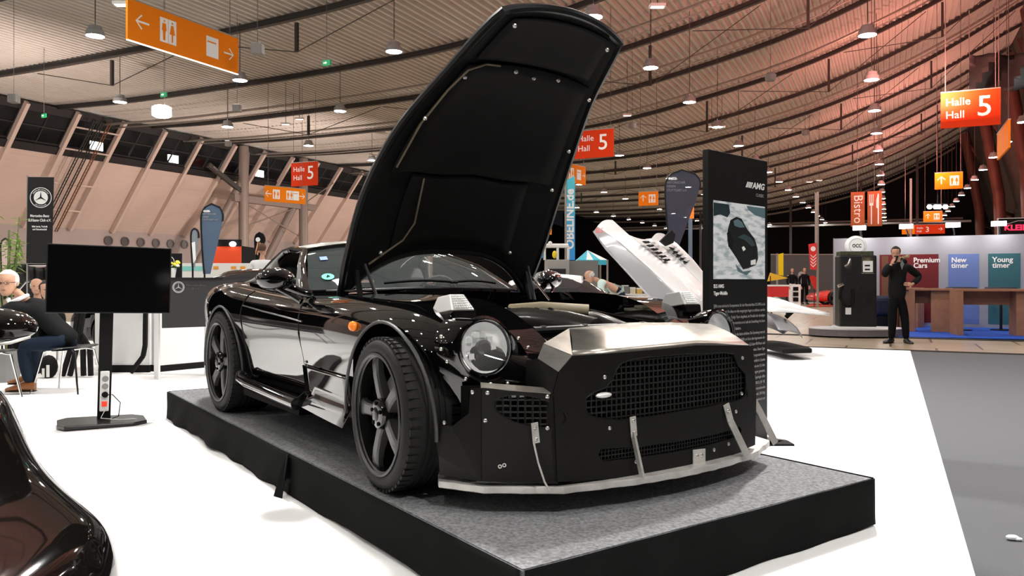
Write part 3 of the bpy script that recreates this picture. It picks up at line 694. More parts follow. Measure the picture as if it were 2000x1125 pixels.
for s in (-1,1):                              # hinge brackets
    q = MB(); q.bar(inner(.0,s*.97,-.01), (2.74,WC+s*.62,.80), .05, .03); q.bar(inner(.6,s*.9,-.02), (2.86,WC+s*.60,.80), .02, .03); q.build('hinge', BLK, hood)
# ---- front: head lamps, riveted rings, marker boxes
def screw(p, nrm, r=.008, name='screw', par=None):
    nrm = Vector(nrm).normalized(); M = nrm.to_track_quat('Z','Y').to_matrix().to_4x4(); M = Matrix.Translation(p) @ M
    q = MB(M); q.lathe([(r,-.004),(r,.002),(r*.7,r*.5),(0,r*.62)], 10); return q.build(name, MBOLT, par or car, smooth=True)
for s in (-1,1):
    wl_ = WC+s*.725; ul, zl = 4.325, .652
    def mw(w): return w if s < 0 else 2*WC-w
    nd = Vector((1,-.10 if s < 0 else .10,.12)).normalized()
    M = Matrix.Translation((ul, wl_, zl)) @ nd.to_track_quat('Z','Y').to_matrix().to_4x4()
    hl = bpy.data.objects.new('headlamp', None); COL.objects.link(hl); hl.parent = car
    MB(M).lathe([(.105,-.20),(.128,-.06),(.132,0.0),(.118,.012),(.110,.010),(.106,-.01)], 40).build('bucket', MPAINT, hl, smooth=True)
    MB(M).lathe([(.110,.006),(.114,.016),(.119,.010),(.119,0),(.108,-.004)], 40).build('chrome_ring', CHR, hl, smooth=True)
    q = MB(M); q.lathe([(.106,.0),(.094,-.028),(.065,-.048),(.03,-.056),(0,-.056)], 36); q.build('reflector', MREFL, hl, smooth=True)
    # facets, projector and bulb inside the lamp
    q = MB(M)
    for k in range(10):
        a = 2*math.pi*k/10; q.box(.058*math.cos(a)-.012,.058*math.cos(a)+.012,.058*math.sin(a)-.012,.058*math.sin(a)+.012,-.05,-.030-.008*(k%3))
    q.build('facets', MREFL, hl)
    MB(M).lathe([(.0,-.02),(.022,-.022),(.034,-.035),(.036,-.09)], 20, c=(.018,.0,0)).build('projector', mat('projector_dark',(.10,.10,.11),.15,.8), hl, smooth=True)
    MB(M).lathe([(.0,-.03),(.015,-.032),(.022,-.045),(.024,-.09)], 16, c=(-.05,-.035,0)).build('bulb_shield', CHR, hl, smooth=True)
    MB(M).lathe([(.106,.004),(.09,.016),(.06,.026),(.03,.031),(0,.032)], 36).build('lens', MLENS, hl, smooth=True)
    # riveted cover plate around the lamp: outline in (w,z) wrapped on a bulged surface
    pl = [(.125,.69),(.15,.745),(.20,.772),(.31,.765),(.40,.725),(.455,.68),(.505,.62),(.515,.57),(.47,.525),(.40,.498),(.30,.50),(.215,.525),(.15,.585),(.123,.64)]
    cx, cz = .305, .64; R = []
    def pu(w, z):                             # plate surface depth
        return 4.365 - 1.15*max(0,.36-w)**1.7 - .9*max(0,w-.36)**2*.35 - .9*max(0,z-.60)**1.6 - .0
    NN = 42
    def onl(a):
        # closed outline sampled by index
        i = a*len(pl)/NN; k = int(i) % len(pl); f = i-int(i); p0, p1, p2, p3 = pl[k-1], pl[k], pl[(k+1)%len(pl)], pl[(k+2)%len(pl)]
        return [0.5*(2*p1[j]+(p2[j]-p0[j])*f+(2*p0[j]-5*p1[j]+4*p2[j]-p3[j])*f*f+(-p0[j]+3*p1[j]-3*p2[j]+p3[j])*f**3) for j in (0,1)]
    lc = (.30,.652)
    for ring_ in range(6):
        t = ring_/5; row = []
        for a in range(NN):
            ow, oz = onl(a); ang = math.atan2(oz-lc[1], ow-lc[0]); iw = lc[0]+.122*math.cos(ang); iz = lc[1]+.122*math.sin(ang)
            w = ow+(iw-ow)*t; z = oz+(iz-oz)*t; bul = (.0,.008,.012,.014,.012,.0)[ring_]
            uu = (pu(ow,oz)*(1-t) + (ul+.0)*t) + bul - (.03 if ring_ == 0 else 0)
            row.append((uu, mw(w), z))
        R.append(row)
    MB().grid(R, closed=True).build('lamp_surround', MPAINT, hl, smooth=True)
    for w,z in ((.135,.70),(.19,.765),(.305,.775),(.455,.685),(.503,.60),(.475,.53),(.385,.502),(.305,.505),(.21,.53),(.145,.60),(.128,.65),(.50,.645)):
        screw((pu(w,z)+.004, mw(w), z), (1,-.25 if s < 0 else .25,.1), .008, 'screw', hl)
    # marker lamp box on the wing
    mk = bpy.data.objects.new('marker_lamp', None); COL.objects.link(mk); mk.parent = car
    Mk = Matrix.Translation((4.075, mw(.305), .790)) @ Matrix.Rotation(math.radians(-8),4,'Y')
    MB(Mk).box(-.118,.085,-.062,.062,-.05,0).build('base', MPAINT, mk, bevel=.01)
    q = MB(Mk); b = [(-.115,-.058,0),(.078,-.058,0),(.078,.058,0),(-.115,.058,0)]; tt = [(-.075,-.036,.075),(.03,-.036,.075),(.03,.036,.075),(-.075,.036,.075)]
    q.add(b+tt, [(0,3,2,1),(4,5,6,7),(0,1,5,4),(1,2,6,5),(2,3,7,6),(3,0,4,7)]); q.build('housing', mat('marker_housing',(.72,.72,.70),.35,.3), mk, bevel=.005)
    q = MB(Mk)
    for r in range(6):
        for c in range(8):
            y = -.045+.0115*c+.003; x = .08-.0075*r; z = .012+.011*r; y *= (1-.06*r); q.ball((x,y,z), .0045,.0045,.0045,6,4)
    q.build('lens_cells', MREFL, mk)
    q = MB(Mk); q.add([(.082,-.054,.004),(.082,.054,.004),(.036,.036,.073),(.036,-.036,.073)], [(0,1,2,3)]); q.build('lens', MLENS, mk)
# ---- sheet-metal front
def sheet(name, pts, m, th=.004, par=None, smooth=False, holes=None):
    q = MB(); q.add(pts, [tuple(range(len(pts)))]); return q.build(name, m, par or car, solid=th, smooth=smooth)
MCHAM = mat('dulled_bare_metal', (.13,.125,.115), .5, .6, noise=.25, nscale=10)
NF = bpy.data.objects.new('sheet_nose', None); COL.objects.link(NF); NF.parent = car
# front face panel with grille openings: an extruded outline cut by boolean
FW0, FW1 = .452, 1.672
def fu(w):  return 4.655 - .045*((w-1.062)/.61)**2     # slight bow in plan
face_o = [(FW0,.135),(.75,.115),(1.06,.102),(1.40,.112),(FW1,.135),(FW1+.012,.36),(1.655,.60),(1.615,.618),(1.21,.640),(1.02,.636),(.78,.631),(.522,.628),(.465,.575),(.437,.49)]
gr_up = [(.76,.587),(.82,.600),(.90,.605),(1.144,.606),(1.40,.598),(1.482,.586),(1.50,.56),(1.518,.532),(1.55,.51),(1.584,.485),(1.59,.43),(1.584,.385),(1.55,.368),(1.511,.363),(1.275,.357),(.898,.351),(.75,.352),(.671,.365),(.60,.385),(.583,.42),(.585,.455),(.62,.476),(.68,.492),(.715,.52),(.735,.56)]
gr_lo = [(.655,.243),(.80,.236),(1.06,.226),(1.35,.228),(1.535,.240),(1.55,.222),(1.54,.198),(1.35,.188),(1.06,.184),(.80,.188),(.665,.193),(.645,.22)]
q = MB(); q.prism(face_o, 4.60, 4.604, 'yz'); fp = q.build('front_sheet', MSHEET, NF)
for g in (gr_up, gr_lo):
    c = MB().prism(g, 4.5, 4.7, 'yz').build('cutter', MVOID, NF); boolean(fp, c)
bm = bmesh.new(); bm.from_mesh(fp.data)       # slice so that the sheet can bow
for k in range(1,16):
    w = FW0-.02+(FW1-FW0+.04)*k/16
    bmesh.ops.bisect_plane(bm, geom=bm.verts[:]+bm.edges[:]+bm.faces[:], plane_co=(0,w,0), plane_no=(0,1,0))
for v in bm.verts: v.co.x = v.co.x-4.60+fu(v.co.y)-.0
bm.to_mesh(fp.data); bm.free()
# pressed-grid mesh behind the openings
def mesh_grid(name, outline, du, step, bar, par, ufun=fu, ang=0.):
    ws = [p[0] for p in outline]; zs = [p[1] for p in outline]; q = MB()
    def spans(val, axis):
        xs = []; n = len(outline)
        for i in range(n):
            a = outline[i]; b = outline[(i+1)%n]; a0,b0 = a[axis],b[axis]
            if (a0 <= val) != (b0 <= val): t = (val-a0)/(b0-a0); xs.append(a[1-axis]+(b[1-axis]-a[1-axis])*t)
        xs.sort(); return list(zip(xs[::2], xs[1::2]))
    w = min(ws)+step/2
    while w < max(ws):
        for z0,z1 in spans(w,0): q.bar((ufun(w)-du,w,z0-.008),(ufun(w)-du,w,z1+.008), bar, bar, up=(1,0,0))
        w += step
    z = min(zs)+step/2
    while z < max(zs):
        for w0,w1 in spans(z,1):
            n = max(1,int((w1-w0)/.12)); P = [(ufun(w0-.008+(w1-w0+.016)*i/n)-du-.001, w0-.008+(w1-w0+.016)*i/n, z) for i in range(n+1)]
            for a,b in zip(P,P[1:]): q.bar(a,b,bar,bar,up=(1,0,0))
        z += step
    return q.build(name, MMESH, par)
mesh_grid('grille_mesh', gr_up, .012, .0255, .006, NF)
mesh_grid('lower_grille_mesh', gr_lo, .010, .0175, .0045, NF)
MB().box(4.50,4.56,.56,1.62,.16,.615).build('cooler_pack', MVOID, NF)
# left rim of bare metal around the upper grille
MB().tube([(fu(w)+.002,w,z) for w,z in gr_up]+[(fu(gr_up[0][0])+.002,)+gr_up[0]], .0035, 5).build('grille_edge', MSHEET, NF)
# top plate, chamfers and side returns
TL = [(fu(.522),.522,.628),(fu(.78),.78,.631),(fu(1.02),1.02,.636),(fu(1.21),1.21,.640),(fu(1.615),1.615,.618)]
BR = [(4.42,.672,.722),(4.425,.82,.727),(4.42,1.06,.733),(4.42,1.30,.727),(4.44,1.55,.712)]
R = []
for k in range(7):
    t = k/6; R.append([tuple(Vector(a).lerp(Vector(b),t)+Vector((.012,0,.010))*math.sin(t*math.pi)*.8) for a,b in zip(TL,BR)])
MB().grid(R).build('top_plate', MBARE, NF, smooth=True, solid=.004)
sheet('side_plate', [(fu(.522),.522,.630),(4.50,.471,.671),(4.42,.672,.722)], MBARE, par=NF)
sheet('chamfer', [(fu(.522),.522,.628),(fu(.462)-.004,.462,.567),(4.52,.426,.615),(4.50,.471,.670)], MCHAM, par=NF)
sheet('chamfer', [(fu(1.66),1.655,.60),(fu(1.615),1.615,.618),(4.44,1.55,.712),(4.46,1.66,.66)], MBARE, par=NF)
sheet('return', [(fu(.452),.452,.135),(fu(.437)-.003,.437,.49),(fu(.462)-.004,.462,.567),(4.52,.426,.615),(4.44,.43,.60),(4.44,.42,.14)], MSHEET, par=NF)
sheet('return', [(fu(1.672),1.672,.135),(fu(1.68),1.684,.36),(fu(1.66),1.655,.60),(4.46,1.66,.66),(4.36,1.68,.60),(4.36,1.68,.14)], MSHEET, par=NF)
# corner sheets wrapping to the wheel arches, with oval mesh openings
for s in (0,1):
    def mw(w): return w if s == 0 else 2*1.045-w
    cp = [(4.245,.135),(4.43,.215),(4.595,.455)]          # plan bend
    oval_c = (.372,.410)
    def cu(w):
        if w <= .215: return 4.245+(4.43-4.245)*(w-.135)/.08
        return 4.43+(4.60-4.43)*(w-.215)/.24
    q = MB(); q.prism([(.215,.135),(.46,.125),(.45,.472),(.44,.483),(.215,.505)], 0, .004, 'yz'); o = q.build('corner_sheet', MSHEET, NF)
    ov = [(.372+.118*math.cos(k*math.pi/12), .412+.060*math.sin(k*math.pi/12)-.10*.118*math.cos(k*math.pi/12)*2.2) for k in range(24)]
    c = MB().prism(ov, -.1, .1, 'yz').build('cutter', MVOID, NF); boolean(o, c)
    for v in o.data.vertices:
        x,y,z = v.co; v.co = (cu(y)+x, mw(y), z)
    o.data.update()
    if s: o.data.flip_normals()
    g = mesh_grid('oval_mesh', ov, .012, .024, .0065, NF, cu)
    if s: 
        for v in g.data.vertices: v.co.y = mw(v.co.y)
        g.data.flip_normals()
    MB().tube([(cu(w)+.002,mw(w),z) for w,z in ov]+[(cu(ov[0][0])+.002,mw(ov[0][0]),ov[0][1])], .003, 5).build('oval_edge', MSHEET, NF)
    sheet('side_sheet', [(4.43,mw(.215),.135),(4.245,mw(.135),.135),(4.262,mw(.118),.22),(4.24,mw(.105),.34),(4.33,mw(.14),.345),(4.385,mw(.185),.40),(4.39,mw(.19),.50),(4.43,mw(.215),.505)], MSHEET, par=NF)
    sheet('lip', [(4.43,mw(.213),.503),(4.60,mw(.44),.483),(4.60,mw(.45),.47),(4.56,mw(.44),.50),(4.40,mw(.23),.52)], MBARE, par=NF)
    MB().box(4.30,4.36,min(mw(.2),mw(.46)),max(mw(.2),mw(.46)),.16,.50).build('duct_box', MVOID, NF)
    for w,z in ((.232,.485),(.425,.470),(.225,.375),(.425,.345)): screw((cu(w)+.006,mw(w),z),(1,-.5 if s == 0 else .5,0),.0085,'bolt',NF)
    for u,w,z in ((4.40,.20,.485),(4.29,.135,.355)): screw((u,mw(w)-(.008 if s==0 else -.008),z),(.4,-1 if s==0 else 1,0),.0085,'bolt',NF)
    for w,z in ((.272,.195),(.286,.20)):
        M = Matrix.Translation((cu(w)+.006,mw(w),z)) @ Vector((1,-.6 if s==0 else .6,0)).to_track_quat('Z','Y').to_matrix().to_4x4()
        MB(M).lathe([(.0045,0),(.008,0),(.008,.003),(.0045,.003)], 14).build('ring_stud', MBOLT, NF)
for w,z in ((.675,.535),(.70,.325),(.838,.172),(1.44,.172),(1.50,.315),(1.548,.395),(1.555,.562),(1.33,.16)):
    screw((fu(w)+.006,w,z),(1,0,0),.0085,'bolt',NF)
# tow hook, maker plate, splitter, stays
MB().ball((fu(.665)+.012,.665,.463), .016, .042, .012, 14, 8).build('tow_eye', MREFL, NF, smooth=True)
sheet('bracket_plate', [(fu(1.2)+.008,1.18,.105),(fu(1.2)+.008,1.26,.104),(fu(1.2)+.008,1.26,.176),(fu(1.2)+.008,1.18,.180)], MALU, par=NF)
for w in (1.205,1.235): screw((fu(w)+.012,w,.15),(1,0,0),.009,'bolt',NF)
sp = [(4.12,.20),(4.26,.118),(4.44,.215),(4.63,.47),(4.70,.80),(4.72,1.06),(4.71,1.30),(4.66,1.62),(4.53,1.90),(4.30,1.97),(4.12,1.88)]
spf = []
for i in range(len(sp)-1):
    for j in range(6):
        t = j/6; spf.append((sp[i][0]+(sp[i+1][0]-sp[i][0])*t + .004*math.sin(i*7+j*2.1), sp[i][1]+(sp[i+1][1]-sp[i][1])*t))
spf.append(sp[-1])
q = MB(); q.prism(spf, .088, .116); spl = q.build('splitter', MALU, NF, bevel=.003)
def stay(name, pts, w, th=.004):
    q = MB()
    for a,b in zip(pts, pts[1:]): q.bar(a,b,w,th,up=(1,0,.2))
    return q.build(name, MALU, NF)
stay('stay', [(4.566,.375,.37),(4.572,.38,.29)], .032)
MB().tube([(4.575,.366,.29),(4.60,.368,.22),(4.63,.376,.15),(4.65,.385,.118)], .004, 6).build('stay_rod', MALU, NF)
stay('stay', [(fu(.82)+.008,.818,.362),(fu(.82)+.010,.825,.28)], .034)
stay('stay', [(fu(.82)+.012,.815,.30),(4.695,.835,.118)], .012, .02)
for w,z in ((.818,.345),(.824,.296)): screw((fu(w)+.016,w,z),(1,0,0),.008,'bolt',NF)
for w,z in ((.372,.352),(.378,.305)): screw((4.575,w,z),(1,-.3,0),.007,'bolt',NF)
stay('stay', [(fu(1.42)+.01,1.415,.36),(fu(1.42)+.02,1.435,.28),(4.70,1.505,.118)], .042)
screw((fu(1.42)+.022,1.418,.33),(1,0,0),.008,'bolt',NF)
stay('stay', [(4.53,1.765,.335),(4.555,1.79,.27),(4.60,1.85,.118)], .045)
# slatted side cooler vent on the far corner
sheet('vent_plate', [(4.52,1.72,.15),(4.52,1.72,.50),(4.48,1.79,.50),(4.46,1.81,.45),(4.46,1.80,.2)], mat('vent_plate_grey',(.12,.12,.12),.4,.4), par=NF)
for k in range(6): MB().bar((4.53,1.725,.28+.03*k),(4.50,1.78,.30+.03*k),.012,.004).build('slat', MALU, NF)
# ================================================================ SIGNS, BOARDS, STANDS
def star(m, parent, x, z, r, y=-.006, name='star_emblem', ring=True):
    q = MB()
    for k in range(3):
        a = math.radians(90+120*k); b = math.radians(90+120*k+60)
        tip = (x+r*.92*math.cos(a), z+r*.92*math.sin(a))
        for sgn in (-1,1):
            c = a+sgn*math.radians(60); q.prism([(x,z), tip, (x+r*.13*math.cos(c), z+r*.13*math.sin(c))], y-.002, y, 'xz')
    if ring: ringp(q, x, z, r, r*.90, y)
    return q.build(name, m, parent, fix=False)
def ringp(q, x, z, r1, r0, y, n=32):
    vs = []; fs = []
    for k in range(n):
        a = 2*math.pi*k/n
        for r in (r0, r1): vs.append((x+r*math.cos(a), y-.001, z+r*math.sin(a)))
    for k in range(n): k2 = (k+1) % n; fs.append((2*k,2*k+1,2*k2+1,2*k2))
    q.add(vs, fs)
def disc(q, x, z, r, y, n=32): q.add([(x+r*math.cos(2*math.pi*k/n), y, z+r*math.sin(2*math.pi*k/n)) for k in range(n)], [tuple(range(n))])
def arrow(m, parent, x, z, s, deg):
    q = MB(Matrix.Translation((x,-.004,z)) @ Matrix.Rotation(-math.radians(deg),4,'Y'))
    q.bar((-s,0,0),(s*.9,0,0),.001,s*.26,up=(0,0,1)) if False else q.add([(-s,0,-.12*s),(.8*s,0,-.12*s),(.8*s,0,.12*s),(-s,0,.12*s)],[(0,1,2,3)])
    for sg in (1,-1): q.add([(s,0,0),(s-.17*s,0,-.17*s*sg) if False else (s-.17*s,0,0),(.1*s-.1*s,0,sg*.82*s),(.1*s+.1*s,0,sg*.98*s) if False else (.16*s,0,sg*.92*s)],[(0,1,2,3)])
    return q.build('arrow', m, parent, fix=False, solid=.002)
def wc_icon(m, mb, parent, x, z, h):
    w = h*.82; f = MB().box(x-w/2,x-.012*h,-.005,0-.001,z-h/2,z+h/2); f.box(x+.012*h,x+w/2,-.005,-.001,z-h/2,z+h/2)
    p = f.build('pictogram', m, parent); q = MB()
    for sx,kind in ((-1,0),(1,1)):
        cx = x+sx*w/4; disc(q, cx, z+h*.37, h*.045, -.0065, 14)
        if kind == 0: q.prism([(cx-.09*h,z+.28*h),(cx+.09*h,z+.28*h),(cx+.12*h,z+.0),(cx+.07*h,z-.05*h),(cx+.05*h,z-.42*h),(cx-.05*h,z-.42*h),(cx-.07*h,z-.05*h),(cx-.12*h,z+.0)], -.007, -.005, 'xz')
        else: q.prism([(cx-.06*h,z+.28*h),(cx+.06*h,z+.28*h),(cx+.14*h,z-.10*h),(cx+.04*h,z-.10*h),(cx+.035*h,z-.42*h),(cx-.035*h,z-.42*h),(cx-.04*h,z-.10*h),(cx-.14*h,z-.10*h)], -.007, -.005, 'xz')
    q.build('figures', mb, p, fix=False); return p
def locker_icon(m, mb, parent, x, z, h):
    w = h*.78; p = MB().box(x-w/2,x+w/2,-.005,-.001,z-h/2,z+h/2).build('pictogram', m, parent)
    MB().box(x-w*.42,x+w*.30,-.008,-.005,z+h*.20,z+h*.27).build('bar_mark', mb, p); return p
def hang(px_, py_, Y, wpx, hpx, along, label, m, name='hanging_sign', cat='sign', th=.06, rods=True, ztop=None):
    """a sign board hung from the roof; local x to the reader's right, face on -y"""
    c = px(px_, py_, Y); t = (px_-1000)/PXF; d = Vector(along)
    if d.dot(Vector((1,0,0))) < 0: d = -d
    W_ = wpx*Y/PXF/max(.15, abs(d.x - t*d.y)); Hh = hpx*Y/PXF
    T = thing(name, label, cat, frame(c, d)); MB().box(-W_/2,W_/2,0,th,-Hh/2,Hh/2).build('board', m, T)
    MB().box(-W_/2,W_/2,-.01,th+.01,Hh/2,Hh/2+.03).build('top_rail', MPIPE, T)
    if rods:
        cc = c.x*.903-c.y*.43; zt = (ztop or zr(max(-44,min(8.5,cc))))-c.z
        for s in (-.42,.42): MB().tube([(s*W_,th/2,Hh/2),(s*W_,th/2,zt)], .012, 4).build('rod', MWIRE, T)
    return T, W_, Hh
# the large orange sign, lit along its lower edge
T,w,h = hang(366,76,19,215,74,HA,'large orange sign with restroom and locker symbols and two arrows, nearest of the hanging signs',ORG,ztop=11.2)
arrow(LETW,T,-w*.385,.02,h*.2,180); wc_icon(LETW,ORG,T,-w*.17,.02,h*.62); locker_icon(LETW,ORG,T,w*.235,.0,h*.55); arrow(LETW,T,w*.40,-.02,h*.18,0)
MB().box(-w/2,w/2,-.004,.05,-h/2-.02,-h/2).build('edge_light', mat('sign_edge_glow',(1,1,1),.5,emit=(1,.9,.75),es=1.6), T)
for x,y,Y,wp,hp,l in ((1895,212,27,117,70,'red Halle 5 sign on the far right under the dark cloth'),(1160,281,33,76,54,'red Halle 5 sign right of the opened bonnet'),(594,340,42,51,46,'small red Halle 5 sign near the tall column on the left')):
    T,w,h = hang(x,y,Y,wp,hp,HC,l,RED)
    text('Halle',h*.30,LETW,T,-w*.42,h*.12); text('Hall',h*.30,LETW,T,-w*.42,-h*.24); text('5',h*.80,LETW,T,w*.10,-h*.22,bold=.004*h)
T,w,h = hang(558,381,40,84,30,HA+HC*.35,'orange sign with arrows hanging below the small Halle 5 sign',ORG)
arrow(LETW,T,-w*.42,0,h*.22,180); wc_icon(LETW,ORG,T,-w*.23,0,h*.6); wc_icon(LETW,ORG,T,w*.10,0,h*.6); locker_icon(LETW,ORG,T,w*.25,0,h*.6); arrow(LETW,T,w*.41,0,h*.2,0)
T,w,h = hang(1123,340,38,44,36,HA+HC*.2,'orange sign with arrows hanging behind the right edge of the opened bonnet',ORG)
arrow(LETW,T,-w*.40,.05,h*.16,180); wc_icon(LETW,ORG,T,-w*.16,.0,h*.6); locker_icon(LETW,ORG,T,w*.18,0,h*.55); arrow(LETW,T,w*.40,0,h*.15,0)
for x,y,Y,wp,hp,l in ((1266,388,42,38,27,'orange up-arrow restroom sign left of the dark teardrop flag'),(1853,353,44,55,32,'orange up-arrow restroom sign below the right-hand Halle 5 sign'),(1822,423,62,37,20,'orange up-arrow restroom sign above the floodlit hall end'),(1067,450,62,20,17,'small orange sign seen just right of the bonnet edge')):
    T,w,h = hang(x,y,Y,wp,hp,HC,l,ORG); arrow(LETW,T,-w*.26,.05*h,h*.24,90); wc_icon(LETW,ORG,T,w*.20,0,h*.6)
T,w,h = hang(1962,275,26,26,52,HA,'narrow orange sign turned edge-on at the right edge of the photo',ORG); wc_icon(LETW,ORG,T,0,0,h*.4)
T,w,h = hang(1803,448,60,84,18,HC,'long red and orange Halle 3 sign above the exhibition wall',RED)
MB().box(-w/2,-w*.2,-.006,0,-h/2,h/2).build('orange_end',ORG,T); arrow(LETW,T,-w*.43,0,h*.2,180); wc_icon(LETW,ORG,T,-w*.28,0,h*.6); text('Halle',h*.3,LETW,T,-w*.15,h*.06); text('Hall',h*.3,LETW,T,-w*.15,-h*.3); text('3',h*.8,LETW,T,.0+w*.05,-h*.28); arrow(LETW,T,w*.4,0,h*.2,0)
MBRN = mat('bistro_orange_brown',(.36,.085,.015),.5,noise=.3,nscale=1.2)
T = thing('bistro_sign','brown-orange Bistro sign in two upright panels with fork and knife','sign',frame(px(1691,408,48),HC))
k = 48/PXF
MB().box(-27*k,-2*k,0,.08,-34*k,34*k).build('board',MBRN,T); MB().box(3*k,29*k,0,.08,-34*k,34*k).build('board',MBRN,T)
text('Bistro',23*k,LETW,T,0,0,0,'lettering','CENTER',M=Matrix.Translation((-21*k,-.004,0)) @ Matrix.Rotation(math.radians(90),4,'Y'))
q = MB(); q.box(9*k,11*k,-.01,-.002,-30*k,10*k); 
for d in (-3,0,3): q.box((10+d-.6)*k,(10+d+.6)*k,-.01,-.002,8*k,28*k)
q.box(6.4*k,13.6*k,-.01,-.002,6*k,11*k); q.build('fork_mark',LETW,T)
MB().prism([(21*k,-30*k),(23.4*k,-30*k),(23.4*k,27*k),(21.5*k,30*k),(18.6*k,16*k),(18.6*k,2*k),(21*k,0)],-.01,-.002,'xz').build('knife_mark',LETW,T)
for s in (-15,15): MB().tube([(s*k,.04,34*k),(s*k,.04,zr(-4)-px(1691,408,48).z)],.02,4).build('rod',MWIRE,T)
T,w,h = hang(1348,416,50,14,22,HC,'small orange lit panel on a blue-grey pole behind the tall board',mat('orange_panel_bright',(.85,.2,.02),.5,emit=(1,.25,.02),es=.5),rods=False); T.name='lit_pole_sign'
MB().tube([(0,.05,-h/2),(0,.05,-px(1348,416,50).z)],.13,8).build('pole',mat('pole_blue_grey',(.12,.2,.28),.4),T)
# ---- tall information board beside the car
BY = 4.22
p0 = Vector(((1384-1000)/PXF*5.05,5.05,0)); p1 = Vector(((1499-1000)/PXF*5.59,5.59,0))
Mb = frame(p0, p1-p0); bw = (p1-p0).length; 
bt = 1.985; FK = 1.265          # board height; scale of its print
T = thing('information_board','tall black board with car picture and long German text, standing beside the prototype car','display board',Mb)
MBD = mat('board_black',(.006,.0065,.0065),.5,spec=.25)
MB().box(0,bw,0,.045,.012,bt).build('panel',MBD,T,bevel=.003); MB().box(-.03,bw+.16,-.06,.30,0,.012).build('foot_plate',BLK,T)
def bx_(x): return bw*x                      # 0..1 across
def lp(s,size,x,z,al='LEFT',m=LETW,sx=1.,sh=0.,bold=0.): return text(s,size,m,T,x,z,-.003,'lettering',al,.0006,sx,sh=sh,bold=bold)
q = MB(); 
for i in range(4): q.prism([(bw*.60+.020*i,bt-FK*.163),(bw*.60+.020*i+.012,bt-FK*.163),(bw*.60+.020*i+.036,bt-FK*.132),(bw*.60+.020*i+.024,bt-FK*.132)],-.004,-.002,'xz')
q.build('stripe_logo',LETW,T)
lp('AMG',.060,bw*.93,bt-FK*.163,'RIGHT',sx=1.25,sh=.25,bold=.0018); lp('CLASSIC',.031,bw*.93,bt-FK*.205,'RIGHT',m=LETG)
# the picture: a dark car on snow, on one flat print
pz1, pz0 = bt-FK*.255, bt-FK*.655
def photo_mat():
    m = bpy.data.materials.new('snow_print'); m.use_nodes = True; nt = m.node_tree; b = nt.nodes['Principled BSDF']; tc = nt.nodes.new('ShaderNodeTexCoord')
    n = nt.nodes.new('ShaderNodeTexNoise'); n.inputs['Scale'].default_value = 9; mp = nt.nodes.new('ShaderNodeMapping'); mp.inputs['Scale'].default_value = (1,1,3.5); mp.inputs['Rotation'].default_value = (0,.9,0)
    nt.links.new(tc.outputs['Object'], mp.inputs[0]); nt.links.new(mp.outputs[0], n.inputs['Vector']); r = nt.nodes.new('ShaderNodeValToRGB')
    r.color_ramp.elements[0].position = .35; r.color_ramp.elements[0].color = (.38,.46,.50,1); r.color_ramp.elements[1].position = .55; r.color_ramp.elements[1].color = (.85,.88,.9,1)
    nt.links.new(n.outputs['Fac'], r.inputs[0]); nt.links.new(r.outputs[0], b.inputs['Base Color']); b.inputs['Roughness'].default_value = .5; return m
x0, x1 = bw*.07, bw*.945
pic = MB().box(x0,x1,-.003,0,pz0,pz1).build('picture',photo_mat(),T); pw, ph = x1-x0, pz1-pz0
def pp(l): return [(x0+pw*a, pz0+ph*b) for a,b in l]
MPD = mat('print_dark_teal',(.012,.03,.035),.5); MPM = mat('print_grey_teal',(.10,.17,.19),.5); MPK2 = mat('print_black',(.006,.008,.009),.5)
MB().prism(pp([(0,.97),(.28,.97),(.30,.86),(.25,.80),(.12,.83),(0,.80)]),-.0045,-.003,'xz').build('print_trees',MPD,pic)
MB().prism(pp([(.62,.98),(1,.98),(1,.84),(.8,.87),(.66,.93)]),-.0045,-.003,'xz').build('print_trees',MPM,pic)
MB().prism(pp([(.26,.64),(.31,.77),(.42,.82),(.52,.80),(.60,.70),(.64,.66),(.78,.55),(.84,.42),(.85,.28),(.80,.19),(.66,.15),(.55,.13),(.42,.28),(.30,.40),(.25,.50)]),-.005,-.003,'xz').build('print_car',MPK2,pic)
MB().prism(pp([(.24,.60),(.30,.62),(.36,.50),(.34,.38),(.27,.42)]),-.0054,-.004,'xz').build('print_wheel',MATK,pic)
MB().prism(pp([(.44,.55),(.56,.60),(.70,.56),(.80,.46),(.72,.44),(.58,.52)]),-.0054,-.004,'xz').build('print_sheen',mat('print_slate',(.035,.06,.065),.5),pic)
MB().prism(pp([(.40,.20),(.55,.10),(.72,.12),(.62,.05),(.45,.10)]),-.0044,-.0035,'xz').build('print_shadow',mat('print_grey_teal',(.10,.17,.19),.5),pic)
MB().prism(pp([(.36,.76),(.44,.79),(.52,.76),(.58,.69),(.48,.68),(.38,.70)]),-.0056,-.004,'xz').build('print_glass',MPM,pic)
MB().prism(pp([(.52,.42),(.56,.44),(.60,.40),(.55,.37)]),-.0058,-.004,'xz').build('print_lamp',LETW,pic); MB().prism(pp([(.70,.25),(.80,.27),(.80,.20),(.70,.19)]),-.0058,-.004,'xz').build('print_plate',LETW,pic)
lp('SLS AMG',.033,x0,bt-FK*.70,bold=.0008); lp('Tiger-Mobile',.033,x0,bt-FK*.736,bold=.0008)
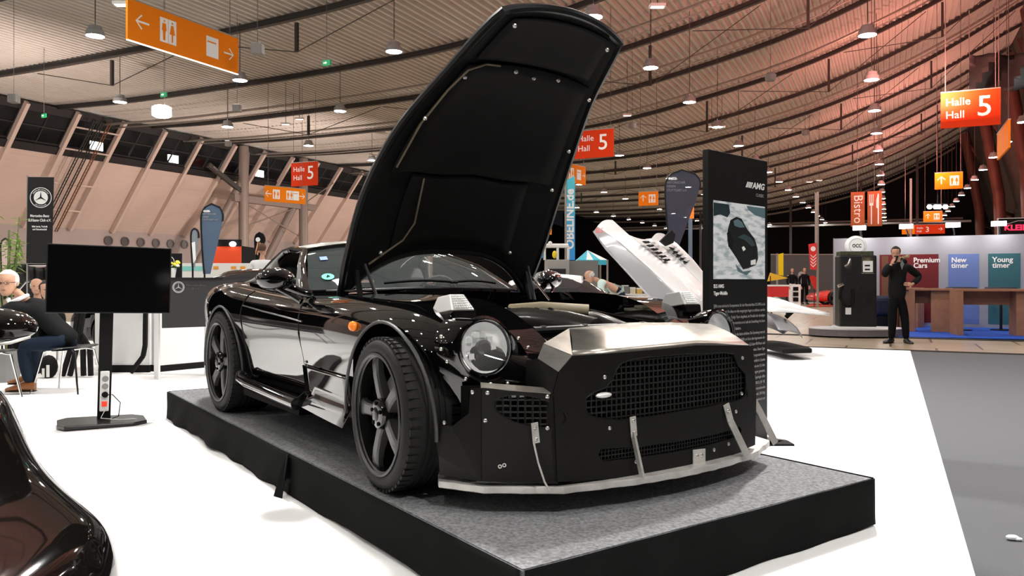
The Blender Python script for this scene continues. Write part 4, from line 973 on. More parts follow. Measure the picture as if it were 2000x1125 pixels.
BODY = ['2006 erste technische Komponenten für den Mercedes-Benz SLS AMG in die','Straßenerprobung. Um diese vor den neugierigen Augen zu schützen, werden','wichtige Bauteile in die Dodge Viper eingebaut, ein Produkt der damaligen','DaimlerChrysler AG. Insgesamt entstehen so im Laufe der Entwicklung drei dieser','Versuchsfahrzeuge, in getarnter Bauform.',
'Das hier ausgestellte Exemplar ist das letzte erhaltene. Die Erprobung erstreckt','sich auf die Jahre zwischen 2006 und 2008 und dient den Ingenieuren der','Entwicklung. Die komplette Verkabelung für den 6,2-Liter-V8-Motor und','das Siebengang-Doppelkupplungsgetriebe in Transaxle-Bauweise. Dieser Tiger','Mobile durchlaufen die ganzen im AMG üblichen Erprobungsstationen in','Schweden im Schwarzen Eis unter Extrembedingungen und Testläufe in Spanien',
'Komponenten wie die Vorderachse wurden dabei an die Serie der SLS über','einen Stahl des Roten Prüf-Centers USA in Fahrzeugen getestet.','Der SLS AMG ist das erste Fahrzeug, das AMG vollständig in Eigenregie selbst','als Sportwagen entwickelt. In enger Tradition zum legendären 300 SL (W 198,','1954) und dem C 111 (1969), bis auch der SLS AMG bei internationalen','Flügeltüren. 2009 wird die Sportversion des SLS AMG Coupé vorgestellt. 2010 folgt','der Roadster, 2013 entsteht das SLS AMG Coupé „Electric Drive“, elektrisch und','entwicklungstechnisch einzigartige Versionsreihe der Zeit.']
lw = x1-x0
for i,s in enumerate(BODY):
    o = text(s,.0285,LETG,T,x0,bt-FK*(.80+.0305*i),-.003,'lettering','LEFT',.0004); W0 = o.dimensions.x or 1
    full = len(s) > 60; f = (lw if full else lw*len(s)/78)/W0; o.matrix_local = Matrix.Translation((x0,-.003,bt-FK*(.80+.0305*i))) @ Matrix.Rotation(math.radians(90),4,'X') @ Matrix.Diagonal((f,1,1,1))
# ---- television on its stand
T = thing('television_stand','black flat screen television on a single black post with a flat base','television',frame(Vector((-3.27,6.36,0)),(.86,.5,0)))
T.rotation_euler.rotate_axis('Y', math.radians(1.4))
MTV = mat('screen_black',(.002,.002,.0025),.09,spec=.5)
MB().box(-.43,.465,-.03,.02,.885,1.425).build('screen_housing',BLK,T,bevel=.004); MB().box(-.42,.455,-.033,-.029,.895,1.415).build('screen',MTV,T)
MB().box(-.048,.048,.02,.08,.03,1.25).build('post',MATK,T,bevel=.004)
MB().prism([(-.33,-.14),(-.28,-.24),(.20,-.24),(.30,-.16),(.30,.10),(.22,.20),(-.26,.20),(-.33,.10)],0,.035).build('base',mat('base_black',(.01,.01,.01),.3),T,bevel=.008)
pb = MB().box(-.035,.03,-.02,.018,.10,.42).build('power_strip',WHT,T,bevel=.006)
for z in (.36,.30): MB().lathe([(0,-.022),(.022,-.022),(.024,-.0205)],16,c=(0,0,z),ax='y').build('socket',mat('socket_grey',(.25,.25,.25),.5),pb)
MB().lathe([(0,-.05),(.022,-.05),(.024,-.021)],14,c=(0,0,.235),ax='y').build('plug',MATK,pb); MB().box(-.022,.016,-.024,-.02,.14,.18).build('switch',mat('switch_red',(.8,.02,.01),.4,emit=(1,.08,.02),es=.5),pb)
MB().tube([(0,-.05,.235),(.05,-.08,.24),(.11,-.06,.17),(.10,-.05,.06),(.05,-.06,.045)],.004,6).build('cable',MATK,T)
MB().tube([(0,-.05,.11),(-.03,-.1,.06),(.1,-.14,.045),(.2,-.1,.04),(.32,-.06,.015),(.42,-.10,.006),(.5,-.02,.006),(.44,-.0,.006)],.003,6).build('cable',WHT,T)
# ---- club banner left
T = thing('club_banner','tall black club banner with white star emblem hanging on a pole at the left','banner',frame(px(79,547,12.9)-Vector((0,0,1.15)),(1,.12,0)))
k = 12.9/PXF; bz = 1.15+(547-346)*k
MB().tube([(-26*k,.02,0),(-25*k,.02,bz+.03)],.012,8).build('pole',MPIPE,T); MB().tube([(-26*k,.02,bz),(25*k,.02,bz)],.008,6).build('top_bar',MPIPE,T)
MB().add([(-23*k,0,bz),(25*k,0,bz),(21*k,0,bz-1.4),(-26*k,0,bz-1.4)],[(0,1,2,3)]).build('cloth',mat('banner_black',(.006,.006,.006),.7),T,solid=.006)
cz = bz-40*k
q = MB(); disc(q,1*k,cz,13*k,-.006); q.build('white_disc',LETW,T); q = MB(); ringp(q,1*k,cz,20*k,18.7*k,-.006); q.build('ring',LETW,T)
star(MATK,T,1*k,cz,13*k,-.010,ring=False)
for s,a0,up in (('MERCEDES-BENZ SLKLASSE CLUB',150,1),('DEUTSCHLAND',-125,-1)):
    n = len(s)
    for i,ch in enumerate(s):
        a = math.radians(a0-120*i/(n-1)) if up > 0 else math.radians(a0+70*i/(n-1)); r = 14.6*k if up > 0 else 17.2*k
        if ch == ' ': continue
        rot = a-math.pi/2 if up > 0 else a+math.pi/2
        text(ch,3.0*k,LETW,T,0,0,0,'lettering','CENTER',M=Matrix.Translation((1*k+r*math.cos(a),-.008,cz+r*math.sin(a))) @ Matrix.Rotation(-rot,4,'Y'))
for s,z,sz in (('Mercedes-Benz',-78,7.2),('SLKlasse Club e.V.',-86.5,7.2),('Stile Leute, Technik',-98,4.6),('und Gemeinschaft',-103.5,4.6)): 
    o = text(s,sz*k,LETW,T,-1*k,bz+z*k+.0,-.008,'lettering','CENTER',sx=.78,bold=.0012)
# ---- teardrop flags
def teardrop(name,label,x,y0,y1,Y,wpx,m,lean=.12,edge=None,foot=None):
    base = px(x,547,Y); base.z = 0; T = thing(name,label,'flag',frame(base,(1,.05,0))); k = Y/PXF
    zt = 1.15+(547-y0)*k; zb = 1.15+(547-y1)*k; H_ = zt-zb; w = wpx*k; L = []; Rr = []
    for i in range(21):
        t = i/20; z = zb+H_*t; tt = max(0,1-t)
        wd = w*min(1, math.sqrt(max(0,1-((t-.80)/.20)**2)) if t > .80 else 1-.72*((.8-t)/.8)**1.2)
        xc = lean*w*(t*2.0)**1.2 - (0 if t < .8 else .0); L.append((xc-wd*.42,z)); Rr.append((xc+wd*.58,z))
    out = L+Rr[::-1]; MB().prism([(a,b) for a,b in out],-.004,.004,'xz').build('cloth',m,T)
    if edge: MB().tube([(a,0,b) for a,b in L[:]+Rr[::-1][:6]],.015,6).build('pole',edge,T)
    MB().tube([(L[0][0]*.9,0,0),(L[0][0]*.9,0,zb+.05)],.014,6).build('lower_pole',edge or BLK,T); MB().box(L[0][0]-.12,L[0][0]+.12,-.12,.12,0,.02).build('foot',BLK,T)
    return T,k,zt,zb,w
MNAV = mat('flag_slate_blue',(.06,.095,.15),.6); MFLD = mat('flag_translucent_slate',(.055,.055,.085),.5,alpha=.86)
T,k,zt,zb,w = teardrop('teardrop_flag','slate blue teardrop flag standing in front of the left columns',404,398,535,11.25,42,MNAV,.09,BLK)
for i,(s,b) in enumerate((('POLIZEI-',.002),('HISTORISCHER',0),('VEREIN',0),('STUTTGART e.V.',0))): text(s,4.6*k,LETW if i == 0 else LETG,T,-8*k,zt-(16+5.6*i)*k,-.01,bold=b,sx=.85)
T,k,zt,zb,w = teardrop('teardrop_flag','dark see-through teardrop flag with white lettering left of the tall board',1316,332,478,15.6,70,MFLD,.10,BLK)
for i,(s,b) in enumerate((('POLIZEI-',.004),('HISTORISCHER',0),('VEREIN',0),('STUTTGART e.V.',0))): text(s,6.4*k,LETW if i == 0 else LETG,T,(-14+0*i)*k,zt-(19+7.6*i)*k,-.01,bold=b,sx=.85)
MB().box(-30*k,6*k,.02,.03,zb-.06,zb+.5*.1).build('band',mat('flag_band_pink',(.5,.33,.27),.6),T)
T,k,zt,zb,w = teardrop('teardrop_flag','small white and grey teardrop flag left of the slate blue flag',378,446,522,11.6,15,mat('flag_grey',(.22,.25,.28),.6),.05,BLK); MB().prism([(-3*k,zt-28*k),(3*k,zt-26*k),(5*k,zt-60*k),(0*k,zt-68*k)],-.012,-.004,'xz').build('mark',LETW,T)
T,k,zt,zb,w = teardrop('teardrop_flag','small black teardrop flag with copper bars behind the man in white',504,454,530,17,20,MATK,.05,BLK)
for d in (0,4): MB().prism([(-6*k+d*k,zt-42*k-d*.3*k),(-4*k+d*k,zt-43*k-d*.3*k),(1*k+d*k,zt-20*k),(-1*k+d*k,zt-19*k)],-.012,-.004,'xz').build('mark',mat('copper_mark',(.7,.33,.16),.5),T)
disc_ = MB(); disc(disc_,0,zt-14*k,4.5*k,-.011); disc_.build('mark',LETW,T)
T,k,zt,zb,w = teardrop('teardrop_flag','pale pink teardrop flag at the left edge beside the plant',6,466,540,11,18,mat('flag_pale_pink',(.62,.45,.42),.6),.1,BLK)
T,k,zt,zb,w = teardrop('teardrop_flag','small grey teardrop flag far behind the tall board',1562,530,560,40.2,13,mat('flag_light_grey',(.35,.37,.37),.6),.1,None)
T,k,zt,zb,w = teardrop('teardrop_flag','small red teardrop flag beside the distant red car',1592,538,566,34.2,14,mat('flag_red',(.65,.03,.02),.6),-.2,None)
for x,y0,y1,Y,w,m,l in ((1524,495,538,38,12,mat('flag_yellow',(.75,.62,.0),.6),'upright yellow flag in the distance right of the tall board'),(1588,475,527,34,18,mat('flag_strong_red',(.70,.03,.03),.6),'upright red flag with white chevrons and emblem in the distance')):
    b = px(x,547,Y); b.z = 0; k = Y/PXF; T = thing('upright_flag',l,'flag',frame(b,(1,0,0))); zt = 1.15+(547-y0)*k; zb = 1.15+(547-y1)*k
    MB().prism([(-w*.5*k,zt-2*k),(w*.5*k,zt+1*k),(w*.5*k,zb-.5*k),(-w*.3*k,zb+1*k)],-.01,.01,'xz').build('cloth',m,T)
    MB().tube([(w*.5*k*(1 if w > 15 else -1),0,0),(w*.5*k*(1 if w > 15 else -1),0,zt+(2.2 if w > 15 else 0))],.05,6).build('pole',MPIPE,T)
    if w > 15:
        q = MB(); disc(q,0,zt-11*k,5*k,-.012,12); q.build('emblem',LETW,T)
        for j in range(4): MB().prism([(-5*k,zt-(22+6*j)*k),(0,zt-(27+6*j)*k),(6*k,zt-(21+6*j)*k),(6*k,zt-(23+6*j)*k),(0,zt-(29+6*j)*k),(-5*k,zt-(24+6*j)*k)],-.014,-.011,'xz').build('chevron',LETW,T)
# tall blue banner with rotated white lettering
b = px(1114,547,20); b.z = 0; k = 20/PXF; T = thing('tall_blue_banner','tall narrow turquoise and blue banner with upright white lettering','banner',frame(b,(1,.1,0)))
def grad_mat():
    m = bpy.data.materials.new('banner_turquoise_blue'); m.use_nodes = True; nt = m.node_tree; bb = nt.nodes['Principled BSDF']; tc = nt.nodes.new('ShaderNodeTexCoord'); sp_ = nt.nodes.new('ShaderNodeSeparateXYZ'); r = nt.nodes.new('ShaderNodeValToRGB')
    nt.links.new(tc.outputs['Generated'], sp_.inputs[0]); nt.links.new(sp_.outputs['Z'], r.inputs[0]); nt.links.new(r.outputs[0], bb.inputs['Base Color'])
    r.color_ramp.elements[0].color = (.03,.28,.75,1); r.color_ramp.elements[1].color = (.08,.55,.65,1); return m
zt = 1.15+(547-348)*k; zb = 1.15+(547-508)*k
MB().prism([(-9*k,zt-.04),(9*k,zt+.05),(9*k,zb),(-7*k,zb)],-.01,.01,'xz').build('cloth',grad_mat(),T); MB().tube([(-9*k,0,0),(-9*k,0,zt+.1)],.03,6).build('pole',MPIPE,T)
text('OBELINE.de',23*k,LETW,T,0,0,0,'lettering','CENTER',M=Matrix.Translation((6*k,-.014,(zt+zb)/2)) @ Matrix.Rotation(math.radians(-90),4,'Y'),bold=.01)
# ================================================================ EXHIBITION WALL AND ITS FURNITURE (right)
wa, wb = Vector((8.40,20.7,0)), Vector((16.4,16.05,0)); MW_ = frame(wa, wb-wa)
T = thing('exhibition_wall','long light grey exhibition wall with coloured posters behind the brown counters','partition wall',MW_)
WL_ = (wb-wa).length; MGW = mat('exhibition_grey',(.33,.335,.37),.7)
MB().box(0,WL_,0,.10,.012,2.23).build('panel',MGW,T); MB().box(-.02,0,-.01,.11,.012,2.24).build('end_profile',MPIPE,T)
def on_wall(x):                               # pixel column -> distance along the wall
    t = (x-1000)/PXF; d = (wb-wa).normalized(); return (t*wa.y-wa.x)/(d.x-t*d.y)
def zw(x,y): s = on_wall(x); P = wa+(wb-wa).normalized()*s; return 1.15+(547-y)/PXF*P.y
for n_,x0,x1,yt,m,ls in (('poster',1718,1833,497,mat('poster_dark_red',(.14,.006,.010),.5),('Premium','Cars')),('poster',1852,1912,496,mat('poster_blue',(.13,.20,.46),.5),('New','timer')),('poster',1930,1993,495,mat('poster_teal',(.03,.13,.15),.5),('Young','timer'))):
    s0,s1 = on_wall(x0),on_wall(x1); zt = zw((x0+x1)/2,yt); xs = on_wall({1718:1784,1852:1858,1930:1938}[x0]); sz = .17
    o = MB().box(s0,s1,-.008,-.001,.10,zt).build(n_,m,T)
    for i,l in enumerate(ls): text(l,sz,LETW,o,xs,zt-.20-.135*i,-.012,sx=.95,bold=.004)
MB().box(on_wall(1722),on_wall(1735),-.012,-.002,.10,zw(1725,500)).build('poster',mat('poster_brown',(.15,.06,.03),.5),T)
MSPF = mat('stand_lamp_face',(1,1,1),.5,emit=(1,1,1),es=14)
for i,x in enumerate((1682,1772,1862,1950)):
    s = on_wall(x); P = MW_ @ Vector((s,-.35,2.47)); L = thing('wall_floodlight','white arm floodlight on top of the grey exhibition wall, %s' % ('above the fuel pump','above the man on the phone','above the blue poster','above the teal poster')[i],'lamp',frame(P,wb-wa),'floodlights on the exhibition wall')
    MB().box(-.16,.16,-.02,.04,-.06,.06).build('lamp_head',WHT,L); MB().box(-.15,.15,-.024,-.02,-.055,.055).build('lamp_face',MSPF,L)
    MB().tube([(0,.02,-.05),(.02,.2,-.16),(.02,.40,-.245)],.02,6).build('arm',BLK,L)
    a = area('wall_spot',P+Vector((0,-.05,-.1)),P+Vector((.15,1.0,-1.6)),.28,7,(1,.98,.94),.1)
# blue carpet, plinth, fuel pump
MBLU = mat('blue_carpet',(.012,.075,.46),.9,noise=.08,nscale=60)
q = MB(); q.prism([tuple(floor_px(*p))[:2] for p in ((1598,655),(1640,634))]+[(8.4,20.75),(16.4,16.1),(15.5,13.6)]+[tuple(floor_px(2060,668))[:2],tuple(floor_px(2000,663))[:2]],0,.012); tag(q.build('blue_carpet',MBLU),'bright blue carpet laid under the counters and the fuel pump','carpet')
pc = floor_px(1690,658); T = thing('pump_plinth','low oval grey plinth under the black fuel pump','plinth',Vector((pc.x,pc.y+.45,.012)))
MB().prism([(.95*math.cos(a)*1.0,.62*math.sin(a)) for a in [2*math.pi*i/28 for i in range(28)]],0,.13).build('plinth_body',mat('plinth_mauve_grey',(.14,.12,.13),.6),T); MB().prism([(.96*math.cos(a),.63*math.sin(a)) for a in [2*math.pi*i/28 for i in range(28)]],.13,.15).build('plinth_top',mat('plinth_top_grey',(.5,.5,.5),.5),T)
P = Vector((pc.x,pc.y+.45,.162)); T = thing('fuel_pump','old black fuel pump with a round white globe on top','fuel pump',frame(P,(1,-.18,0)))
MKP = mat('pump_black',(.008,.008,.008),.4)
MB().box(-.36,.36,-.22,.25,0,1.50).build('cabinet',MKP,T,bevel=.03); MB().box(-.40,.40,-.26,.27,0,.03).build('base',WHT,T)
MB().box(-.34,.30,-.2,.2,1.50,1.58).build('crest',mat('pump_crest_green',(.05,.06,.03),.7,noise=.5,nscale=20),T)
g = MB().lathe([(0,-.10),(.16,-.10),(.205,-.06),(.21,0),(.205,.06),(.16,.10),(0,.10)],32,c=(.0,0,1.70),ax='y').build('globe',mat('pump_globe_white',(.8,.8,.78),.3,emit=(1,.98,.95),es=.3),T,smooth=True)
text('OCC',.10,MATK,g,0,1.665,-.105,align='CENTER',sx=.8,bold=.003); q = MB(); ringp(q,0,1.70,.15,.143,-.104); q.build('ring',mat('ring_grey',(.35,.35,.35),.5),g)
MB().box(.06,.30,-.235,-.21,1.12,1.50).build('dial_frame',CHR,T,bevel=.01); MB().box(.085,.275,-.24,-.234,1.15,1.38).build('dial',WHT,T); 
for z in (1.27,1.19): MB().box(.12,.22,-.245,-.238,z,z+.03).build('counter_window',MATK,T)
MB().prism([(-.20,1.13),(-.14,1.13),(-.14,1.42),(-.17,1.46),(-.26,1.25)],-.25,-.215,'xz').build('nozzle_holder',CHR,T); MB().tube([(-.27,-.24,1.27),(-.20,-.25,1.32),(-.16,-.25,1.42)],.02,8).build('nozzle',CHR,T)
MB().box(.04,.07,-.24,-.22,.83,.92).build('handle',CHR,T)
MB().tube([(-.30,-.25,.88),(-.36,-.27,.80),(-.37,-.28,.62),(-.30,-.28,.50),(-.2,-.28,.47),(-.12,-.27,.52),(-.10,-.25,.68),(-.12,-.23,.80)],.03,8).build('hose',MATK,T,smooth=True); MB().tube([(-.40,-.26,.86),(-.30,-.25,.90)],.035,8).build('hose_coupling',CHR,T)
MB().box(-.25,-.14,-.228,-.22,.28,.42).build('notice',WHT,T)
MWOOD = mat('counter_wood_brown',(.34,.155,.085),.5,noise=.12,nscale=8)
def counter(name,label,x0,x1,yb,yt,Y,depth=.55):
    a = Vector(((x0-1000)/PXF*Y,Y,.012)); b = Vector(((x1-1000)/PXF*(Y-.4),Y-.4,.012)); M = frame(a,b-a); L = (b-a).length; h = .955
    T = thing(name,label,'counter',M); MB().box(0,L,0,depth,h-.045,h).build('top',MWOOD,T); MB().box(0,.12,0,depth,0,h-.045).build('end_panel',MWOOD,T); MB().box(L-.42,L,depth*.2,depth,0,h-.045).build('end_panel',MWOOD,T); MB().box(.12,L-.42,depth-.06,depth,h-.34,h-.045).build('apron',MWOOD,T); return T
counter('bar_counter','brown wooden bar counter just right of the man on the phone',1775,1861,645,564,17.6); counter('bar_counter','wider brown wooden bar counter at the right edge of the photo',1869,2035,655,564,16.4)
counter('bar_counter','brown counter half hidden behind the man on the phone',1741,1790,640,564,19.3)
# low dark sofa and armchair tops behind the counters
MSOF = mat('dark_upholstery',(.01,.012,.02),.7)
for x0,x1,Y,l in ((1852,1905,17.8,'black round bar stool seat behind the wide counter'),(1932,1985,17.6,'black papers tray shape lying on the wide counter')): pass
for x,l in ((1878,'low black seat behind the wide brown counter'),(1955,'black seat further right behind the wide brown counter')):
    P = px(x,547,18.0); P.z = .012; T = thing('low_seat',l,'seat',P); MB().lathe([(0,.98),(.30,.98),(.33,.95),(.3,.92),(0,.92)],24,c=(0,0,0)).build('seat_pad',MSOF,T,smooth=True); MB().tube([(0,0,.0),(0,0,.93)],.03,8).build('stem',BLK,T); MB().lathe([(0,.02),(.22,.02),(.22,0),(0,0)],20).build('foot',BLK,T)
P = px(1720,547,19.75); P.z=.012; T = thing('dark_armchair','dark blue armchair between the fuel pump and the standing man','armchair',P); MB().box(-.3,.35,-.3,.3,.25,.75).build('seat',mat('navy_fabric',(.01,.015,.035),.8),T,bevel=.12,seg=3); MB().box(-.25,.3,-.25,.25,0,.25).build('base',BLK,T)
# company sign at the far right
P = px(2010,443,24); T = thing('company_sign','black sign board with pink lettering above the exhibition wall','sign',frame(P,(1,-.3,0))); k = 24/PXF
MB().box(-54*k,60*k,0,.06,-17*k,17*k).build('board',MATK,T); MB().box(-54*k,60*k,-.01,.07,17*k,18*k).build('top_edge',WHT,T); MB().box(-54*k,-53*k,-.01,.07,-17*k,17*k).build('side_edge',WHT,T)
text('KLEIN',15*k,mat('pink_letters',(.9,.03,.12),.5,emit=(1,.05,.15),es=.6),T,-43*k,-6*k,bold=.01,sx=1.1); MB().tube([(-38*k,-.01,6*k),(-20*k,-.01,12*k),(0,-.01,12*k),(25*k,-.01,6*k)],.012,6).build('line_logo',LETG,T)
for s in (-40,40): MB().tube([(s*k,.03,-17*k),(s*k,.03,-P.z)],.05,6).build('post',BLK,T)
# dark cloth hung high on the right
q = MB(); R = []
for i in range(9):
    R.append([px(1893+125*j/10, 106+70*i/8+3*math.sin(j*1.3), 29.3+.5*math.sin(j*1.1+i*.5)) for j in range(11)])
q.grid(R); tag(q.build('hanging_cloth',mat('cloth_dark_grey',(.02,.022,.022),.7),smooth=True,solid=.02),'dark grey cloth sheet hung above the right-hand Halle 5 sign','cloth')
MB().tube([px(1893,105,29.3),px(1893,20,29.3)],.02,5).build('cloth_wire',MWIRE,bpy.data.objects['hanging_cloth'])
# far partition, distant lights
T = thing('grey_partition','dark grey partition wall far behind the tall board','partition wall',frame(Vector((13.4,41,0)),(1,0,0))); MB().box(0,4.2,0,.1,0,2.45).build('panel',mat('partition_grey',(.07,.07,.07),.8),T); MB().box(0,4.2,-.02,.12,2.45,2.5).build('top_rail',MPIPE,T)
T = thing('grey_partition','long dark partition wall behind the exhibition wall','partition wall',frame(Vector((17.6,41,0)),(1,0,0))); MB().box(0,9,0,.1,0,2.6).build('panel',mat('partition_grey',(.07,.07,.07),.8),T)
P = px(1831,404,70); T = thing('floodlight_cluster','cluster of white floodlights high in the far hall','floodlight',P)
for dx in (-.7,-.15,.15,.7): MB().ball((dx,0,0),.22,.22,.2,10,6).build('lamp_head',mat('cluster_glow',(1,1,1),.5,emit=(1,1,1),es=25),T)
MB().bar((-.9,0,.25),(.9,0,.25),.08,.08).build('bar',BLK,T); MB().tube([(0,0,.25),(0,0,9)],.04,5).build('rod',BLK,T)
# distant stage things between board and wall
T = thing('a_frame_board','white A-frame poster board in the distance','display board',frame(Vector(((1554-1000)/PXF*36,36,0)),(1,0,0))); MB().add([(-.28,0,0),(.22,0,0),(.32,.25,.95),(-.1,.25,.95)],[(0,1,2,3)]).build('board',WHT,T,solid=.03); MB().bar((.22,.5,0),(.2,.25,.95),.03,.03).build('rear_leg',BLK,T)
for i in range(3): MB().box(-.12,.12,-.02,.0,.18+.24*i,.36+.24*i).build('print',MATK,T)
# ================================================================ centre background
# kiosk with screen and blue fascia
MKG = mat('kiosk_grey',(.33,.33,.31),.6)
T = thing('grey_kiosk','grey kiosk cabinet with dark screen behind the silver car','kiosk',frame(Vector(((1092-1000)/PXF*18,18,0)),(1,.05,0))); k = 18/PXF
MB().box(-24*k,20*k,0,.6,0,1.15+(547-507)*k).build('cabinet',MKG,T,bevel=.01); MB().box(20*k,80*k,.2,.9,0,1.15+(547-507)*k-.02).build('side_cabinet',mat('kiosk_side_grey',(.2,.2,.19),.4),T)
MB().box(-19*k,13*k,-.02,0,1.15+(547-560)*k,1.15+(547-525)*k).build('screen',mat('kiosk_screen',(.012,.013,.02),.3),T)
q = MB(); 
for x in (-26,0,21): q.tube([(x*k,.3,1.15+40*k),(x*k,.3,1.15+68*k)],.03,6)
q.tube([(-60*k,.3,1.15+68*k),(21*k,.3,1.15+68*k)],.05,6); q.build('upper_rail',WHT,T)
o = MB().box(-58*k,-28*k,.28,.32,1.15+44*k,1.15+62*k).build('fascia',mat('fascia_blue',(.01,.25,.62),.5),T); text('l.de',13*k,LETW,o,-50*k,1.15+50*k,.27,bold=.012); MB().box(-58*k,-28*k,.30,.34,1.15+63*k,1.15+76*k).build('fascia_top',WHT,T)
MB().ball((-8*k,.1,1.15+50*k),.055,.055,.09,10,8).build('yellow_bag',mat('bag_yellow',(.85,.6,.02),.5),T)
for x in (-33,-15): MB().ball((x*k,.3,1.15+73*k),.05,.05,.05,8,6).build('fascia_lamp',WHT,T)
# tent
P = Vector(((1150-1000)/PXF*24,24,0)); k = 24/PXF; T = thing('market_tent','small turquoise and white pavilion tent behind the silver car','tent',frame(P,(1,0,0)))
zt = 1.15+(547-487)*k; ze = 1.15+(547-508)*k
q = MB(); mt = (mat('tent_turquoise',(.05,.45,.6),.7),WHT)
c4_ = [(-20*k,-.3,ze),(34*k,-.3,ze),(34*k,1.6,ze),(-20*k,1.6,ze)]; ap = (1*k,.6,zt)
for i in range(4):
    a,b = Vector(c4_[i]),Vector(c4_[(i+1)%4])
    for j in range(4): q.mi = j % 2 if i == 0 else 0; q.add([a.lerp(b,j/4),a.lerp(b,(j+1)/4),ap],[(0,1,2)])
q.build('canopy',mt,T); q = MB(); q.box(-20*k,34*k,-.31,-.29,ze-.15,ze); q.build('valance',mt[0],T)
for x,y,_ in c4_: MB().tube([(x,y,0),(x,y,ze)],.03,6).build('pole',MPIPE,T)
# shop shelving and goods
T = thing('goods_table','long trestle table loaded with small goods behind the bending man','table',frame(Vector(((1170-1000)/PXF*19,19,0)),(1,0,0))); MB().box(-1.1,1.6,0,.8,.78,.82).build('table_top',WHT,T)
for x in (-1,-.3,.5,1.5): MB().box(x,x+.05,.05,.75,0,.78).build('leg',BLK,T)
rnd = random.Random(4); cols = [(.6,.4,.1),(.1,.15,.4),(.5,.5,.48),(.55,.08,.03),(.15,.15,.15),(.6,.55,.4)]
for i in range(16):
    x = -1.05+.165*i; h_ = rnd.uniform(.10,.34); c_ = cols[i%6]
    G = thing('goods_box','%s goods box in the row on the trestle table' % ('ochre','navy','pale grey','rust red','black','cream')[i%6],'box',Vector(((1170-1000)/PXF*19+x,19.15,.82)),'goods on the trestle table'); MB().box(0,.13,0,.25,0,h_*.8).build('carton',mat('goods_%d' % (i%6),c_,.6),G); MB().box(-.004,.134,-.004,.254,h_*.8,h_*.8+.02).build('lid',WHT,G)
# shelf rack left of the bending man
T = thing('shelf_rack','pale shelf rack with small bins left of the bending man','shelf',frame(Vector(((1132-1000)/PXF*17.2,17.2,0)),(1,0,0)))
for z in (.5,.72,.94,1.14): MB().box(-.14,.2,0,.3,z,z+.02).build('shelf',WHT,T); MB().box(-.12,.02,0,.2,z+.02,z+.11).build('bin',mat('bin_grey',(.3,.33,.3),.5),T); MB().box(.05,.17,0,.2,z+.02,z+.09).build('bin',mat('bin_black',(.03,.03,.03),.5),T)
for x in (-.14,.2): MB().box(x-.015,x+.015,0,.3,0,1.2).build('upright',MPIPE,T)
# red booth and white fascia behind on the left
k = 30/PXF; T = thing('red_booth','dark booth with glowing orange-red front behind the left columns','booth',frame(Vector(((434-1000)/PXF*30,30,0)),(1,.05,0)))
MB().box(-34*k,36*k,.1,2,0,1.15+67*k).build('booth_body',MATK,T); MB().box(-34*k,36*k,0,.08,.9,1.15+66*k).build('red_front',mat('booth_red',(.55,.05,.01),.6,emit=(.9,.08,.01),es=.35),T); MB().box(-34*k,36*k,-.05,.1,1.15+66*k,1.15+79*k).build('fascia',MATK,T)
for x in (-14,22): MB().ball((x*k,-.12,1.15+70*k),.13,.06,.10,10,6).build('booth_lamp',mat('booth_lamp_glow',(1,1,1),.5,emit=(1,1,1),es=10),T)
k = 24/PXF; T = thing('white_fascia_wall','long white low wall with turquoise ends and orange squares','partition wall',frame(Vector(((425-1000)/PXF*24,24,0)),(1,.03,0)))
MB().box(-74*k,70*k,0,.15,0,1.15+33*k).build('panel',mat('fascia_white_lit',(.8,.8,.78),.5),T); MB().box(-74*k,-15*k,-.01,0,1.15+18*k,1.15+27*k).build('turquoise_band',mat('band_turquoise',(.25,.65,.62),.5),T)  # panel in one plain white
for x in (-8,26,44): MB().box(x*k,(x+10)*k,-.012,0,1.15+21*k,1.15+27*k).build('orange_square',mat('square_orange',(.8,.35,.05),.5),T)
# rails and black fabric barrier at left
T = thing('fabric_barrier','black gathered fabric barrier with steel frame behind the seated people','barrier',frame(Vector(((48-1000)/PXF*13.5,13.5,0)),(1,.1,0))); k = 13.5/PXF
R = [[(x*.05*1.0-.55,.03*math.sin(x*1.9)+.02*math.sin(x*4.1+z),1.15+(28-62*z/6)*k-.03*math.sin(x*.5)) for x in range(24)] for z in range(7)]
MB().grid(R).build('fabric',mat('fabric_black',(.012,.012,.012),.55),T,smooth=True,solid=.01)
q = MB(); 
for x in (-.5,.0,.5): q.tube([(x,.06,0),(x,.06,1.15+30*k)],.02,6)
q.tube([(-.6,.06,1.15+29*k),(.65,.06,1.15+31*k)],.022,6); q.tube([(-.05,-.15,.95),(.1,-.15,1.13),(.6,-.15,1.13)],.02,6); q.build('steel_frame',CHR,T)
# ---- plant at far left
P = px(12,547,9.0); P.z = 0; T = thing('potted_bamboo','leafy green potted plant at the left edge','plant',P); k = 9/PXF
MB().lathe([(0,0),(.13,0),(.17,.35),(.15,.35),(.12,.05)],18).build('pot',mat('pot_grey',(.2,.2,.2),.5),T)
rnd = random.Random(9); q = MB(); st_ = MB()
for s in range(9):
    a = rnd.uniform(0,6.28); x1 = rnd.uniform(-.16,.14); y1 = rnd.uniform(-.12,.12); zt = 1.15+rnd.uniform(75,138)*k
    st_.tube([(0,0,.3),(x1*.4,y1*.4,1.0),(x1,y1,zt)],.006,5)
    for l in range(24):
        t = rnd.uniform(.55,1.02); z = .3+(zt-.3)*t; c = Vector((x1*t,y1*t,z)); d = Vector((rnd.uniform(-1,1),rnd.uniform(-1,1),rnd.uniform(-.6,.5))).normalized(); L = rnd.uniform(.07,.13); sd = d.cross(Vector((0,0,1))).normalized()*L*.14
        q.add([c,c+d*L*.4+sd,c+d*L+Vector((0,0,-.02)),c+d*L*.4-sd],[(0,1,2,3)])
